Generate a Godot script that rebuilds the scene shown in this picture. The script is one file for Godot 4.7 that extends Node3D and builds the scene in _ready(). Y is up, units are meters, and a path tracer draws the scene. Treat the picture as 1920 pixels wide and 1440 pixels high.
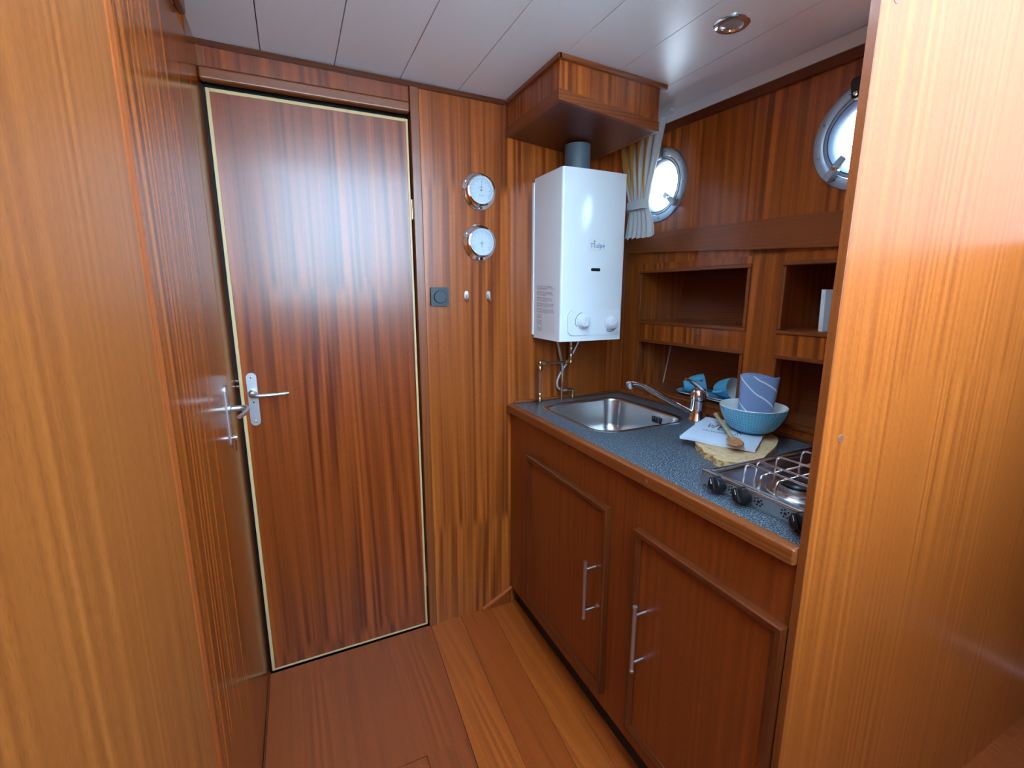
extends Node3D

# ------------------------------------------------------------------ mesh builder
class MB:
	var v := PackedVector3Array()
	var n := PackedVector3Array()
	var t := PackedVector2Array()
	var xf := Transform3D.IDENTITY
	var g := 1              # axis along which the grain runs
	var off := Vector2.ZERO # shifts the grain
	func uv(p: Vector3, nn: Vector3) -> Vector2:
		var a := nn.abs()
		var d := 0
		if a.y > a.x and a.y >= a.z: d = 1
		elif a.z > a.x: d = 2
		if d == g:
			return Vector2(p[(d + 1) % 3], p[(d + 2) % 3]) + off
		return Vector2(p[3 - d - g], p[g]) + off
	func tri(a: Vector3, b: Vector3, c: Vector3, na: Vector3, nb: Vector3, nc: Vector3, ua = null, ub = null, uc = null):
		var m := na + nb + nc
		if ua == null:
			ua = uv(a, m); ub = uv(b, m); uc = uv(c, m)
		if (b - a).cross(c - a).dot(m) * xf.basis.determinant() > 0.0:
			var s := b; b = c; c = s
			s = nb; nb = nc; nc = s
			var q = ub; ub = uc; uc = q
		v.append(xf * a); v.append(xf * b); v.append(xf * c)
		n.append((xf.basis * na).normalized()); n.append((xf.basis * nb).normalized()); n.append((xf.basis * nc).normalized())
		t.append(ua); t.append(ub); t.append(uc)
	func quad(a: Vector3, b: Vector3, c: Vector3, d: Vector3, nn: Vector3):
		tri(a, b, c, nn, nn, nn); tri(a, c, d, nn, nn, nn)
	func quadn(a: Vector3, b: Vector3, c: Vector3, d: Vector3, na: Vector3, nb: Vector3, nc: Vector3, nd: Vector3):
		tri(a, b, c, na, nb, nc); tri(a, c, d, na, nc, nd)
	func box(lo: Vector3, hi: Vector3, bev := 0.0) -> MB:
		var c := (lo + hi) * 0.5
		var h := (hi - lo).abs() * 0.5
		bev = minf(bev, minf(h.x, minf(h.y, h.z)) * 0.95)
		var P := func(s: Vector3, a: int) -> Vector3:
			var q := h - Vector3.ONE * bev
			q[a] = h[a]
			return c + s * q
		for a in 3:
			var b := (a + 1) % 3
			var e := (a + 2) % 3
			for s in [-1.0, 1.0]:
				var nn := Vector3.ZERO
				nn[a] = s
				var q := []
				for k in [[-1, -1], [1, -1], [1, 1], [-1, 1]]:
					var sg := Vector3.ZERO
					sg[a] = s; sg[b] = k[0]; sg[e] = k[1]
					q.append(P.call(sg, a))
				quad(q[0], q[1], q[2], q[3], nn)
			if bev > 0.0:
				for s1 in [-1.0, 1.0]:
					for s2 in [-1.0, 1.0]:
						var na := Vector3.ZERO
						var nb := Vector3.ZERO
						na[a] = s1; nb[b] = s2
						var m := Vector3.ZERO
						m[a] = s1; m[b] = s2; m[e] = -1.0
						var m2 := m
						m2[e] = 1.0
						quadn(P.call(m, a), P.call(m, b), P.call(m2, b), P.call(m2, a), na, nb, nb, na)
		if bev > 0.0:
			for sx in [-1.0, 1.0]:
				for sy in [-1.0, 1.0]:
					for sz in [-1.0, 1.0]:
						var m := Vector3(sx, sy, sz)
						tri(P.call(m, 0), P.call(m, 1), P.call(m, 2), Vector3(sx, 0, 0), Vector3(0, sy, 0), Vector3(0, 0, sz))
		return self
	func hexa(p: Array) -> MB:
		var c := Vector3.ZERO
		for q in p: c += q / 8.0
		for f in [[0, 1, 2, 3], [4, 5, 6, 7], [0, 1, 5, 4], [1, 2, 6, 5], [2, 3, 7, 6], [3, 0, 4, 7]]:
			var a: Vector3 = p[f[0]]
			var nn: Vector3 = ((p[f[2]] as Vector3) - a).cross((p[f[3]] as Vector3) - (p[f[1]] as Vector3)).normalized()
			if nn.dot(a - c) < 0.0: nn = -nn
			quad(p[f[0]], p[f[1]], p[f[2]], p[f[3]], nn)
		return self
	# a board between two ends of different height: ends are z0 / z1
	func slab(x0: float, x1: float, z0: float, z1: float, y00: float, y01: float, y10: float, y11: float) -> MB:
		return hexa([Vector3(x0, y00, z0), Vector3(x1, y00, z0), Vector3(x1, y10, z1), Vector3(x0, y10, z1), Vector3(x0, y01, z0), Vector3(x1, y01, z0), Vector3(x1, y11, z1), Vector3(x0, y11, z1)])
	# profile of (radius, height) turned round the local y axis of "at"
	func lathe(pr: Array, seg := 32, at := Transform3D.IDENTITY, arc := TAU) -> MB:
		var keep := xf
		xf = xf * at
		var k := pr.size() - 1
		var sn := []
		for i in k:
			var d: Vector2 = pr[i + 1] - pr[i]
			sn.append(Vector2(d.y, -d.x).normalized())
		for i in k:
			var n0: Vector2 = sn[i]
			var n1: Vector2 = sn[i]
			if i > 0 and (sn[i - 1] as Vector2).dot(n0) > 0.72: n0 = (n0 + sn[i - 1]).normalized()
			if i < k - 1 and (sn[i + 1] as Vector2).dot(sn[i]) > 0.72: n1 = ((sn[i] as Vector2) + sn[i + 1]).normalized()
			for j in seg:
				var a := arc * j / seg
				var b := arc * (j + 1) / seg
				var ea := Vector3(cos(a), 0, sin(a))
				var eb := Vector3(cos(b), 0, sin(b))
				var p: Vector2 = pr[i]
				var q: Vector2 = pr[i + 1]
				var U := Vector3.UP
				var A := ea * p.x + U * p.y
				var B := eb * p.x + U * p.y
				var C := eb * q.x + U * q.y
				var D := ea * q.x + U * q.y
				var nA := ea * n0.x + U * n0.y
				var nB := eb * n0.x + U * n0.y
				var nC := eb * n1.x + U * n1.y
				var nD := ea * n1.x + U * n1.y
				var s0 := float(j) / seg
				var s1 := float(j + 1) / seg
				var w0 := float(i) / k
				var w1 := float(i + 1) / k
				if p.x > 1e-6: tri(A, B, C, nA, nB, nC, Vector2(s0, w0), Vector2(s1, w0), Vector2(s1, w1))
				if q.x > 1e-6: tri(A, C, D, nA, nC, nD, Vector2(s0, w0), Vector2(s1, w1), Vector2(s0, w1))
		xf = keep
		return self
	func tube(path: Array, r, seg := 10, caps := true) -> MB:
		var k := path.size()
		var R := func(i: int) -> float: return r[i] if r is Array else r
		var up := Vector3.UP
		var rings := []
		var dirs := []
		for i in k:
			var d: Vector3 = ((path[mini(i + 1, k - 1)] as Vector3) - (path[maxi(i - 1, 0)] as Vector3)).normalized()
			if i == 0 and absf(d.dot(up)) > 0.9: up = Vector3.RIGHT
			up = (up - d * up.dot(d)).normalized()
			var s := d.cross(up)
			var ring := []
			for j in seg:
				var a := TAU * j / seg
				ring.append(up * cos(a) + s * sin(a))
			rings.append(ring)
			dirs.append(d)
		var run := 0.0
		for i in k - 1:
			var l: float = ((path[i + 1] as Vector3) - (path[i] as Vector3)).length()
			for j in seg:
				var j2 := (j + 1) % seg
				var na: Vector3 = rings[i][j]
				var nb: Vector3 = rings[i][j2]
				var nc: Vector3 = rings[i + 1][j2]
				var nd: Vector3 = rings[i + 1][j]
				var ra: float = R.call(i)
				var rb: float = R.call(i + 1)
				var a: Vector3 = path[i] + na * ra
				var b: Vector3 = path[i] + nb * ra
				var c: Vector3 = path[i + 1] + nc * rb
				var d: Vector3 = path[i + 1] + nd * rb
				var u0 := float(j) / seg
				var u1 := float(j + 1) / seg
				tri(a, b, c, na, nb, nc, Vector2(u0, run), Vector2(u1, run), Vector2(u1, run + l))
				tri(a, c, d, na, nc, nd, Vector2(u0, run), Vector2(u1, run + l), Vector2(u0, run + l))
			run += l
		if caps:
			for e in [0, k - 1]:
				var nn: Vector3 = dirs[e] * (-1.0 if e == 0 else 1.0)
				for j in seg:
					var rr: float = R.call(e)
					tri(path[e], path[e] + rings[e][j] * rr, path[e] + rings[e][(j + 1) % seg] * rr, nn, nn, nn)
		return self
	# polygon in local (x, z), from y0 to y1
	func prism(poly: PackedVector2Array, y0: float, y1: float, smooth := false) -> MB:
		var ix := Geometry2D.triangulate_polygon(poly)
		for y in [y0, y1]:
			var nn := Vector3.DOWN if y == minf(y0, y1) else Vector3.UP
			for i in range(0, ix.size(), 3):
				tri(Vector3(poly[ix[i]].x, y, poly[ix[i]].y), Vector3(poly[ix[i + 1]].x, y, poly[ix[i + 1]].y), Vector3(poly[ix[i + 2]].x, y, poly[ix[i + 2]].y), nn, nn, nn)
		wallof(poly, y0, y1, 1.0 if not Geometry2D.is_polygon_clockwise(poly) else -1.0, smooth)
		return self
	func wallof(poly: PackedVector2Array, y0: float, y1: float, sgn: float, smooth := false):
		var k := poly.size()
		var en := []
		for i in k:
			var d := (poly[(i + 1) % k] - poly[i]).normalized()
			en.append(Vector3(d.y, 0, -d.x) * sgn)
		for i in k:
			var p := poly[i]
			var q := poly[(i + 1) % k]
			var n0: Vector3 = en[i]
			var n1: Vector3 = en[i]
			if smooth:
				if n0.dot(en[(i + k - 1) % k]) > 0.6: n0 = (n0 + en[(i + k - 1) % k]).normalized()
				if n1.dot(en[(i + 1) % k]) > 0.6: n1 = (n1 + en[(i + 1) % k]).normalized()
			quadn(Vector3(p.x, y0, p.y), Vector3(q.x, y0, q.y), Vector3(q.x, y1, q.y), Vector3(p.x, y1, p.y), n0, n1, n1, n0)
	static func raypoly(poly: PackedVector2Array, c: Vector2, a: float) -> Vector2:
		var d := Vector2(cos(a), sin(a))
		var best := 1e9
		for i in poly.size():
			var h = Geometry2D.segment_intersects_segment(c, c + d * 50.0, poly[i], poly[(i + 1) % poly.size()])
			if h != null: best = minf(best, c.distance_to(h))
		return c + d * best
	# plate in local (x, z) with one hole; thickness y0..y1
	func plate_hole(outer: PackedVector2Array, hole: PackedVector2Array, c: Vector2, y0: float, y1: float) -> MB:
		var an := []
		for p in hole: an.append(fposmod((p - c).angle(), TAU))
		for p in outer: an.append(fposmod((p - c).angle() + 1e-5, TAU))
		an.sort()
		var I := PackedVector2Array()
		var O := PackedVector2Array()
		for a in an:
			I.append(raypoly(hole, c, a)); O.append(raypoly(outer, c, a))
		for i in an.size():
			var j := (i + 1) % an.size()
			for y in [y0, y1]:
				var nn := Vector3.DOWN if y == minf(y0, y1) else Vector3.UP
				quad(Vector3(I[i].x, y, I[i].y), Vector3(I[j].x, y, I[j].y), Vector3(O[j].x, y, O[j].y), Vector3(O[i].x, y, O[i].y), nn)
		wallof(O, y0, y1, 1.0 if not Geometry2D.is_polygon_clockwise(O) else -1.0)
		wallof(I, y0, y1, -1.0 if not Geometry2D.is_polygon_clockwise(I) else 1.0, true)
		return self
	# cloth: f(u, v) gives the middle surface
	func cloth(f: Callable, nu: int, nv: int, thick: float) -> MB:
		var P := []
		var N := []
		for i in nu + 1:
			for j in nv + 1:
				P.append(f.call(float(i) / nu, float(j) / nv))
		for i in nu + 1:
			for j in nv + 1:
				var du: Vector3 = P[mini(i + 1, nu) * (nv + 1) + j] - P[maxi(i - 1, 0) * (nv + 1) + j]
				var dv: Vector3 = P[i * (nv + 1) + mini(j + 1, nv)] - P[i * (nv + 1) + maxi(j - 1, 0)]
				N.append(du.cross(dv).normalized())
		for s in [-0.5, 0.5]:
			for i in nu:
				for j in nv:
					var k := [i * (nv + 1) + j, (i + 1) * (nv + 1) + j, (i + 1) * (nv + 1) + j + 1, i * (nv + 1) + j + 1]
					var q := []
					for m in k: q.append(P[m] + N[m] * thick * s)
					var uvs := [Vector2(float(i) / nu, float(j) / nv), Vector2(float(i + 1) / nu, float(j) / nv), Vector2(float(i + 1) / nu, float(j + 1) / nv), Vector2(float(i) / nu, float(j + 1) / nv)]
					var sg := signf(s)
					tri(q[0], q[1], q[2], N[k[0]] * sg, N[k[1]] * sg, N[k[2]] * sg, uvs[0], uvs[1], uvs[2])
					tri(q[0], q[2], q[3], N[k[0]] * sg, N[k[2]] * sg, N[k[3]] * sg, uvs[0], uvs[2], uvs[3])
		var rim := []
		for i in nu + 1: rim.append(i * (nv + 1))
		for j in range(1, nv + 1): rim.append(nu * (nv + 1) + j)
		for i in range(nu - 1, -1, -1): rim.append(i * (nv + 1) + nv)
		for j in range(nv - 1, 0, -1): rim.append(j)
		var mid: Vector3 = P[(nu / 2) * (nv + 1) + nv / 2]
		for i in rim.size():
			var a: int = rim[i]
			var b: int = rim[(i + 1) % rim.size()]
			var e: Vector3 = (P[b] - P[a]).cross(N[a]).normalized()
			if e.dot(P[a] - mid) < 0.0: e = -e
			var h := thick * 0.5
			quad(P[a] - N[a] * h, P[b] - N[b] * h, P[b] + N[b] * h, P[a] + N[a] * h, e)
		return self

# ------------------------------------------------------------------ scene helpers
var used := {}
var M := {}
var rng := RandomNumberGenerator.new()

func numbered(called: String) -> String:
	var k: int = used.get(called, 0)
	used[called] = k + 1
	return called if k == 0 else "%s_%03d" % [called, k]

func tag(o: Node, label: String, category: String, group := "", kind := ""):
	if label: o.set_meta("label", label)
	if category: o.set_meta("category", category)
	if group: o.set_meta("group", group)
	if kind: o.set_meta("kind", kind)

func thing(called: String, base: Vector3, label: String, category: String, group := "", kind := "") -> Node3D:
	var o := Node3D.new()
	o.name = numbered(called)
	add_child(o)
	o.position = base
	tag(o, label, category, group, kind)
	return o

func part(parent: Node3D, called: String, mb: MB, mat: Material, label := "") -> MeshInstance3D:
	var inv := Transform3D.IDENTITY
	if parent != self: inv = parent.global_transform.affine_inverse()
	var am := ArrayMesh.new()
	var arr := []
	arr.resize(Mesh.ARRAY_MAX)
	arr[Mesh.ARRAY_VERTEX] = inv * mb.v
	var nn := PackedVector3Array()
	for q in mb.n: nn.append(inv.basis * q)
	arr[Mesh.ARRAY_NORMAL] = nn
	arr[Mesh.ARRAY_TEX_UV] = mb.t
	am.add_surface_from_arrays(Mesh.PRIMITIVE_TRIANGLES, arr)
	am.surface_set_material(0, mat)
	var o := MeshInstance3D.new()
	o.mesh = am
	o.name = called
	o.cast_shadow = GeometryInstance3D.SHADOW_CASTING_SETTING_ON
	parent.add_child(o, true)
	if label: o.set_meta("label", label)
	return o

func mesh_thing(called: String, mb: MB, mat: Material, label: String, category: String, group := "", kind := "") -> MeshInstance3D:
	var c := Vector3.ZERO
	var lo := Vector3.ONE * 1e9
	var hi := -lo
	for q in mb.v:
		lo = lo.min(q); hi = hi.max(q)
	c = Vector3((lo.x + hi.x) * 0.5, lo.y, (lo.z + hi.z) * 0.5)
	for i in mb.v.size(): mb.v[i] -= c
	var o := part(self, numbered(called), mb, mat)
	o.position = c
	tag(o, label, category, group, kind)
	return o

func mb(g := 1, xf := Transform3D.IDENTITY) -> MB:
	var b := MB.new()
	b.g = g
	b.xf = xf
	b.off = Vector2(rng.randf() * 3.0, rng.randf() * 3.0)
	return b

func lin(r: float, g: float, b: float) -> Color:
	return Color(r, g, b).linear_to_srgb()

func mat(called: String, col: Color, rough: float, metal := 0.0, spec := 0.5) -> StandardMaterial3D:
	var m := StandardMaterial3D.new()
	m.resource_name = called
	m.albedo_color = col
	m.roughness = rough
	m.metallic = metal
	m.metallic_specular = spec
	M[called] = m
	return m

func texture(w: int, h: int, f: Callable) -> ImageTexture:
	var d := PackedByteArray()
	d.resize(w * h * 3)
	var k := 0
	for y in h:
		for x in w:
			var c: Color = f.call((x + 0.5) / w, (y + 0.5) / h)
			c = c.linear_to_srgb()
			d[k] = clampi(int(c.r * 255.0 + 0.5), 0, 255)
			d[k + 1] = clampi(int(c.g * 255.0 + 0.5), 0, 255)
			d[k + 2] = clampi(int(c.b * 255.0 + 0.5), 0, 255)
			k += 3
	var im := Image.create_from_data(w, h, false, Image.FORMAT_RGB8, d)
	im.generate_mipmaps()
	return ImageTexture.create_from_image(im)

# wood whose grain runs along v; su, sv are the metres that one repeat covers
func wood_texture(w: int, h: int, su: float, sv: float, seed_: int, dark: Color, light: Color, stripe: float, contrast: float, wander: float) -> ImageTexture:
	var n := FastNoiseLite.new()
	n.seed = seed_
	n.noise_type = FastNoiseLite.TYPE_SIMPLEX_SMOOTH
	n.frequency = 1.0
	n.fractal_type = FastNoiseLite.FRACTAL_NONE
	var val := func(u: float, v: float) -> Vector2:
		var x := u * su
		var y := v * sv
		var wx := x + wander * n.get_noise_2d(x * 2.0 + 31.0, y * 0.8)
		var a := 0.55 * n.get_noise_2d(wx / stripe, y * 0.30) + 0.36 * sin(TAU * (wx / (stripe * 1.15) + 1.1 * n.get_noise_2d(x * 7.0 + 400.0, y * 0.35)))
		var b := n.get_noise_2d(wx / stripe * 2.7 + 50.0, y * 0.55 + 9.0)
		var c := n.get_noise_2d(wx / 0.0035 + 11.0, y * 1.2)
		var m := 0.6 + 0.5 * n.get_noise_2d(x * 6.0 + 7.0, y * 0.9 + 70.0)
		var s := (a * 0.80 + b * 0.28) * m * contrast * 1.7 + c * 0.07
		var pore := n.get_noise_2d(x / 0.0011, y / 0.014 + 200.0)
		return Vector2(0.5 + s, maxf(0.0, pore - 0.25) * 0.55)
	return texture(w, h, func(u: float, v: float) -> Color:
		var s: Vector2 = val.call(u, v)
		if u > 0.92: s = s.lerp(val.call(u - 1.0, v), smoothstep(0.92, 1.0, u))
		if v > 0.94: s = s.lerp(val.call(u, v - 1.0), smoothstep(0.94, 1.0, v))
		var c := dark.lerp(light, clampf(s.x, 0.0, 1.15))
		return c * (1.0 - s.y))

func wood(called: String, tx: Texture2D, su: float, sv: float, tint: Color, rough: float, coat := 0.0, coat_rough := 0.1) -> StandardMaterial3D:
	var m := mat(called, tint, rough)
	m.albedo_texture = tx
	m.uv1_scale = Vector3(1.0 / su, 1.0 / sv, 1.0)
	if coat > 0.0:
		m.clearcoat_enabled = true
		m.clearcoat = coat
		m.clearcoat_roughness = coat_rough
	return m

func up_to(dir: Vector3, at: Vector3) -> Transform3D:
	# a frame at "at" whose y axis points along dir
	var y := dir.normalized()
	var x := y.cross(Vector3.UP if absf(y.y) < 0.9 else Vector3.RIGHT).normalized()
	return Transform3D(Basis(x, y, x.cross(y)), at)

func circle(c: Vector2, r: float, seg := 48) -> PackedVector2Array:
	var p := PackedVector2Array()
	for i in seg: p.append(c + Vector2(cos(TAU * i / seg), sin(TAU * i / seg)) * r)
	return p

func rounded(x0: float, x1: float, z0: float, z1: float, r: float, seg := 8) -> PackedVector2Array:
	var p := PackedVector2Array()
	for k in 4:
		var c := Vector2([x1 - r, x0 + r, x0 + r, x1 - r][k], [z1 - r, z1 - r, z0 + r, z0 + r][k])
		for i in seg + 1:
			var a := PI / 2 * (k + float(i) / seg)
			p.append(c + Vector2(cos(a), sin(a)) * r)
	return p

func spline(pts: Array, per := 8) -> Array:
	var c := Curve3D.new()
	for i in pts.size():
		var a: Vector3 = pts[maxi(i - 1, 0)]
		var b: Vector3 = pts[mini(i + 1, pts.size() - 1)]
		var d := (b - a) / 6.0
		c.add_point(pts[i], -d, d)
	var out := []
	for i in pts.size() - 1:
		for k in per: out.append(c.sample(i, float(k) / per))
	out.append(pts[-1])
	return out

func ceil_y(x: float) -> float:
	return 2.026 - 0.010 * pow(maxf(x, 0.0), 3.0)

var WX := Transform3D(Basis(Vector3.UP, 0.05), Vector3(1.505, 0, 0))   # the hull side: local x outwards, y up, z along

# ------------------------------------------------------------------ build
func _ready():
	rng.seed = 7
	setup()
	materials()
	shell()
	aft_room()
	back_door()
	side_door()
	vent_box()
	water_heater()
	pipes()
	wall_fittings()
	base_cabinet()
	worktop()
	sink()
	tap()
	shelf_unit()
	portholes()
	curtain()
	crockery()
	board_and_bowl()
	hob()
	ceiling_light()

func setup():
	var cam := Camera3D.new()
	cam.name = "camera"
	add_child(cam)
	cam.position = Vector3(0.1802, 1.3395, 1.6562)
	cam.rotation = Vector3(deg_to_rad(-11.0647), deg_to_rad(-25.1347), 0)
	cam.fov = 79.62
	cam.near = 0.02
	cam.current = true
	var sky := ProceduralSkyMaterial.new()
	sky.sky_top_color = lin(0.40, 0.68, 1.0)
	sky.sky_horizon_color = lin(0.53, 0.77, 1.0)
	sky.ground_bottom_color = lin(0.34, 0.43, 0.52)
	sky.ground_horizon_color = lin(0.58, 0.72, 0.85)
	sky.sky_energy_multiplier = 1.5
	sky.ground_energy_multiplier = 1.5
	sky.sky_curve = 0.2
	sky.ground_curve = 0.1
	var s := Sky.new()
	s.sky_material = sky
	# high sun: added to bounce off the pale wheelhouse deck and brighten the ceiling
	var sun := DirectionalLight3D.new()
	sun.name = "sun"
	add_child(sun)
	sun.look_at_from_position(Vector3(0, 5, 0), Vector3(0, 5, 0) + Vector3(-0.02, -0.95, 0.30), Vector3.RIGHT)
	sun.light_color = Color(0.70, 0.88, 1.0)
	sun.light_energy = 2.7
	sun.light_angular_distance = 0.6
	sun.shadow_enabled = true
	sun.sky_mode = DirectionalLight3D.SKY_MODE_LIGHT_ONLY
	var e := Environment.new()
	e.background_mode = Environment.BG_SKY
	e.sky = s
	e.tonemap_mode = Environment.TONE_MAPPER_LINEAR
	e.tonemap_exposure = 10.0
	e.sdfgi_enabled = true
	e.ssao_enabled = true
	e.ssil_enabled = true
	var we := WorldEnvironment.new()
	we.name = "environment"
	we.environment = e
	add_child(we)

func materials():
	var sap := wood_texture(768, 1024, 0.62, 1.3, 3, lin_raw(0.17, 0.034, 0.0055), lin_raw(0.45, 0.116, 0.017), 0.032, 1.0, 0.004)
	var sap2 := wood_texture(640, 896, 0.50, 1.1, 11, lin_raw(0.25, 0.058, 0.009), lin_raw(0.42, 0.116, 0.020), 0.020, 0.55, 0.004)
	var mah := wood_texture(384, 768, 0.20, 0.8, 23, lin_raw(0.16, 0.032, 0.006), lin_raw(0.29, 0.068, 0.011), 0.012, 0.6, 0.012)
	var flo := wood_texture(512, 1024, 0.34, 1.2, 31, lin_raw(0.25, 0.064, 0.013), lin_raw(0.48, 0.142, 0.027), 0.030, 0.42, 0.020)
	wood("sapele", sap, 0.62, 1.3, Color(1.0, 0.95, 0.90), 0.28, 0.15, 0.10)
	wood("sapele_door", sap, 0.62, 1.3, Color(0.88, 0.76, 0.72), 0.28, 0.15, 0.12)
	wood("sapele_side", sap, 0.62, 1.3, Color(1.0, 0.95, 0.9), 0.20)
	M.sapele_side.metallic_specular = 0.28
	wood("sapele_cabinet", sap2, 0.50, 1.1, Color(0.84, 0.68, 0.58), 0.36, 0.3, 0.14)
	wood("sapele_near", sap2, 0.50, 1.1, Color(1, 0.98, 0.94), 0.40, 0.25, 0.2)
	wood("sapele_partition", sap2, 0.50, 1.1, Color(1.08, 1.0, 0.86), 0.40, 0.2, 0.2)
	wood("sapele_dark", sap2, 0.50, 1.1, Color(0.62, 0.52, 0.52), 0.4)
	wood("mahogany", mah, 0.20, 0.8, Color(1, 1, 1), 0.36, 0.3, 0.12)
	wood("mahogany_dark", mah, 0.20, 0.8, Color(0.74, 0.66, 0.64), 0.36, 0.3, 0.12)
	wood("mahogany_light", mah, 0.20, 0.8, Color(1.0, 1.0, 1.0), 0.42)
	M.mahogany_light.albedo_color = Color(1.3, 1.22, 1.15)
	wood("floor_brown", flo, 0.34, 1.2, Color(0.88, 0.72, 0.66), 0.42)
	wood("floor_orange", flo, 0.34, 1.2, Color(1.0, 0.84, 0.64), 0.36)
	wood("floor_orange_b", flo, 0.34, 1.2, Color(0.94, 0.75, 0.55), 0.36)
	mat("maple", lin(0.62, 0.40, 0.17), 0.4)
	mat("ceiling_white", lin(0.84, 0.83, 0.83), 0.30)
	mat("ceiling_back", lin(0.10, 0.09, 0.09), 0.8)
	mat("trim_white", lin(0.66, 0.68, 0.70), 0.3)
	mat("headliner", lin(0.72, 0.71, 0.69), 0.8)
	mat("enamel", lin(0.80, 0.82, 0.83), 0.12)
	mat("knob_white", lin(0.72, 0.74, 0.76), 0.35)
	mat("print_blue", lin(0.03, 0.10, 0.35), 0.5)
	mat("print_gold", lin(0.45, 0.32, 0.08), 0.5)
	mat("print_grey", lin(0.10, 0.12, 0.15), 0.6)
	mat("sticker", lin(0.78, 0.80, 0.80), 0.25)
	mat("black", lin(0.008, 0.008, 0.009), 0.3)
	mat("black_rubber", lin(0.008, 0.009, 0.011), 0.6)
	mat("seal_shade", lin(0.035, 0.055, 0.10), 0.5)  # dark blue carries the shade on the ring round the bright glass
	mat("grey_plastic", lin(0.10, 0.13, 0.15), 0.45)
	mat("switch", lin(0.022, 0.028, 0.036), 0.45)
	mat("chrome", lin(0.86, 0.87, 0.88), 0.05, 1.0)
	mat("steel", lin(0.56, 0.57, 0.58), 0.26, 1.0)
	mat("steel_satin", lin(0.58, 0.57, 0.56), 0.42, 1.0)
	mat("aluminium", lin(0.34, 0.38, 0.43), 0.45, 0.7)
	mat("brass", lin(0.66, 0.50, 0.24), 0.25, 1.0)
	mat("copper", lin(0.42, 0.20, 0.13), 0.35, 0.9)
	mat("hose", lin(0.45, 0.46, 0.47), 0.35, 0.6)
	mat("blue_glaze", lin(0.12, 0.46, 0.68), 0.15)
	mat("relief_glaze", lin(0.26, 0.60, 0.76), 0.2)
	mat("white_glaze", lin(0.74, 0.77, 0.77), 0.15)
	mat("white_board", lin(0.70, 0.75, 0.74), 0.35)
	mat("curtain_tie", lin(0.62, 0.64, 0.66), 0.85)
	mat("caulk", lin(0.55, 0.50, 0.46), 0.6)
	mat("felt_pen", lin(0.02, 0.02, 0.03), 0.7)
	mat("spoon_light", lin(0.42, 0.34, 0.18), 0.55)
	mat("spoon_red", lin(0.42, 0.18, 0.07), 0.5)
	mat("plug", lin(0.22, 0.075, 0.045), 0.45)
	var gl := mat("glass", Color(0.95, 0.98, 1.0, 0.06), 0.03)
	gl.transparency = BaseMaterial3D.TRANSPARENCY_ALPHA
	var op := mat("opal", lin(0.9, 0.9, 0.9), 0.5)
	op.backlight_enabled = true
	op.backlight = Color.WHITE
	var lens := mat("lens", Color(0.9, 0.93, 0.95, 0.25), 0.08)
	lens.transparency = BaseMaterial3D.TRANSPARENCY_ALPHA
	# laminate: dark blue-grey with light and blue specks
	var nz := FastNoiseLite.new()
	nz.seed = 5
	nz.frequency = 1.0
	nz.noise_type = FastNoiseLite.TYPE_SIMPLEX
	nz.fractal_type = FastNoiseLite.FRACTAL_NONE
	var r2 := RandomNumberGenerator.new()
	r2.seed = 99
	var lt := texture(640, 640, func(u: float, v: float) -> Color:
		var a := nz.get_noise_2d(u * 42.0, v * 42.0)
		var b := nz.get_noise_2d(u * 80.0 + 40.0, v * 80.0)
		var c := lin_raw(0.014, 0.024, 0.036)
		if a > 0.5: c = c.lerp(lin_raw(0.24, 0.33, 0.40), clampf((a - 0.5) * 5.0, 0, 1))
		if b < -0.30: c = c.lerp(lin_raw(0.012, 0.018, 0.028), 0.8)
		if b > 0.62: c = c.lerp(lin_raw(0.50, 0.54, 0.56), clampf((b - 0.62) * 5.0, 0, 1))
		return c)
	var lm := mat("laminate", Color.WHITE, 0.32)
	lm.albedo_texture = lt
	lm.uv1_scale = Vector3(1 / 0.32, 1 / 0.32, 1)
	# wood slice: pale, with growth rings round an off-centre heart
	var st := texture(512, 512, func(u: float, v: float) -> Color:
		var d := Vector2(u - 0.42, v - 0.5)
		var rr := d.length() * (1.0 + 0.14 * nz.get_noise_2d(u * 4.0, v * 4.0))
		var ring := 0.5 + 0.5 * sin(rr * 150.0 + 2.0 * nz.get_noise_2d(u * 9.0, v * 9.0))
		var c := lin_raw(0.76, 0.52, 0.28).lerp(lin_raw(0.56, 0.34, 0.15), ring * 0.45)
		var sp := nz.get_noise_2d(u * 13.0 + 90.0, v * 13.0)
		return c.lerp(lin_raw(0.42, 0.20, 0.07), clampf((sp - 0.68) * 2.0, 0, 0.6)))
	var sm := mat("wood_slice", Color.WHITE, 0.6)
	sm.albedo_texture = st
	sm.uv1_scale = Vector3(1 / 0.40, 1 / 0.40, 1)
	var bk := texture(256, 64, func(u: float, v: float) -> Color:
		var a := nz.get_noise_2d(u * 22.0, v * 6.0 + 30.0)
		return lin_raw(0.66, 0.44, 0.21).lerp(lin_raw(0.40, 0.19, 0.06), clampf(0.3 + a * 1.2, 0, 1)))
	var bm := mat("bark_edge", Color.WHITE, 0.7)
	bm.albedo_texture = bk
	bm.uv1_scale = Vector3(1 / 0.3, 1 / 0.06, 1)
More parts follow.
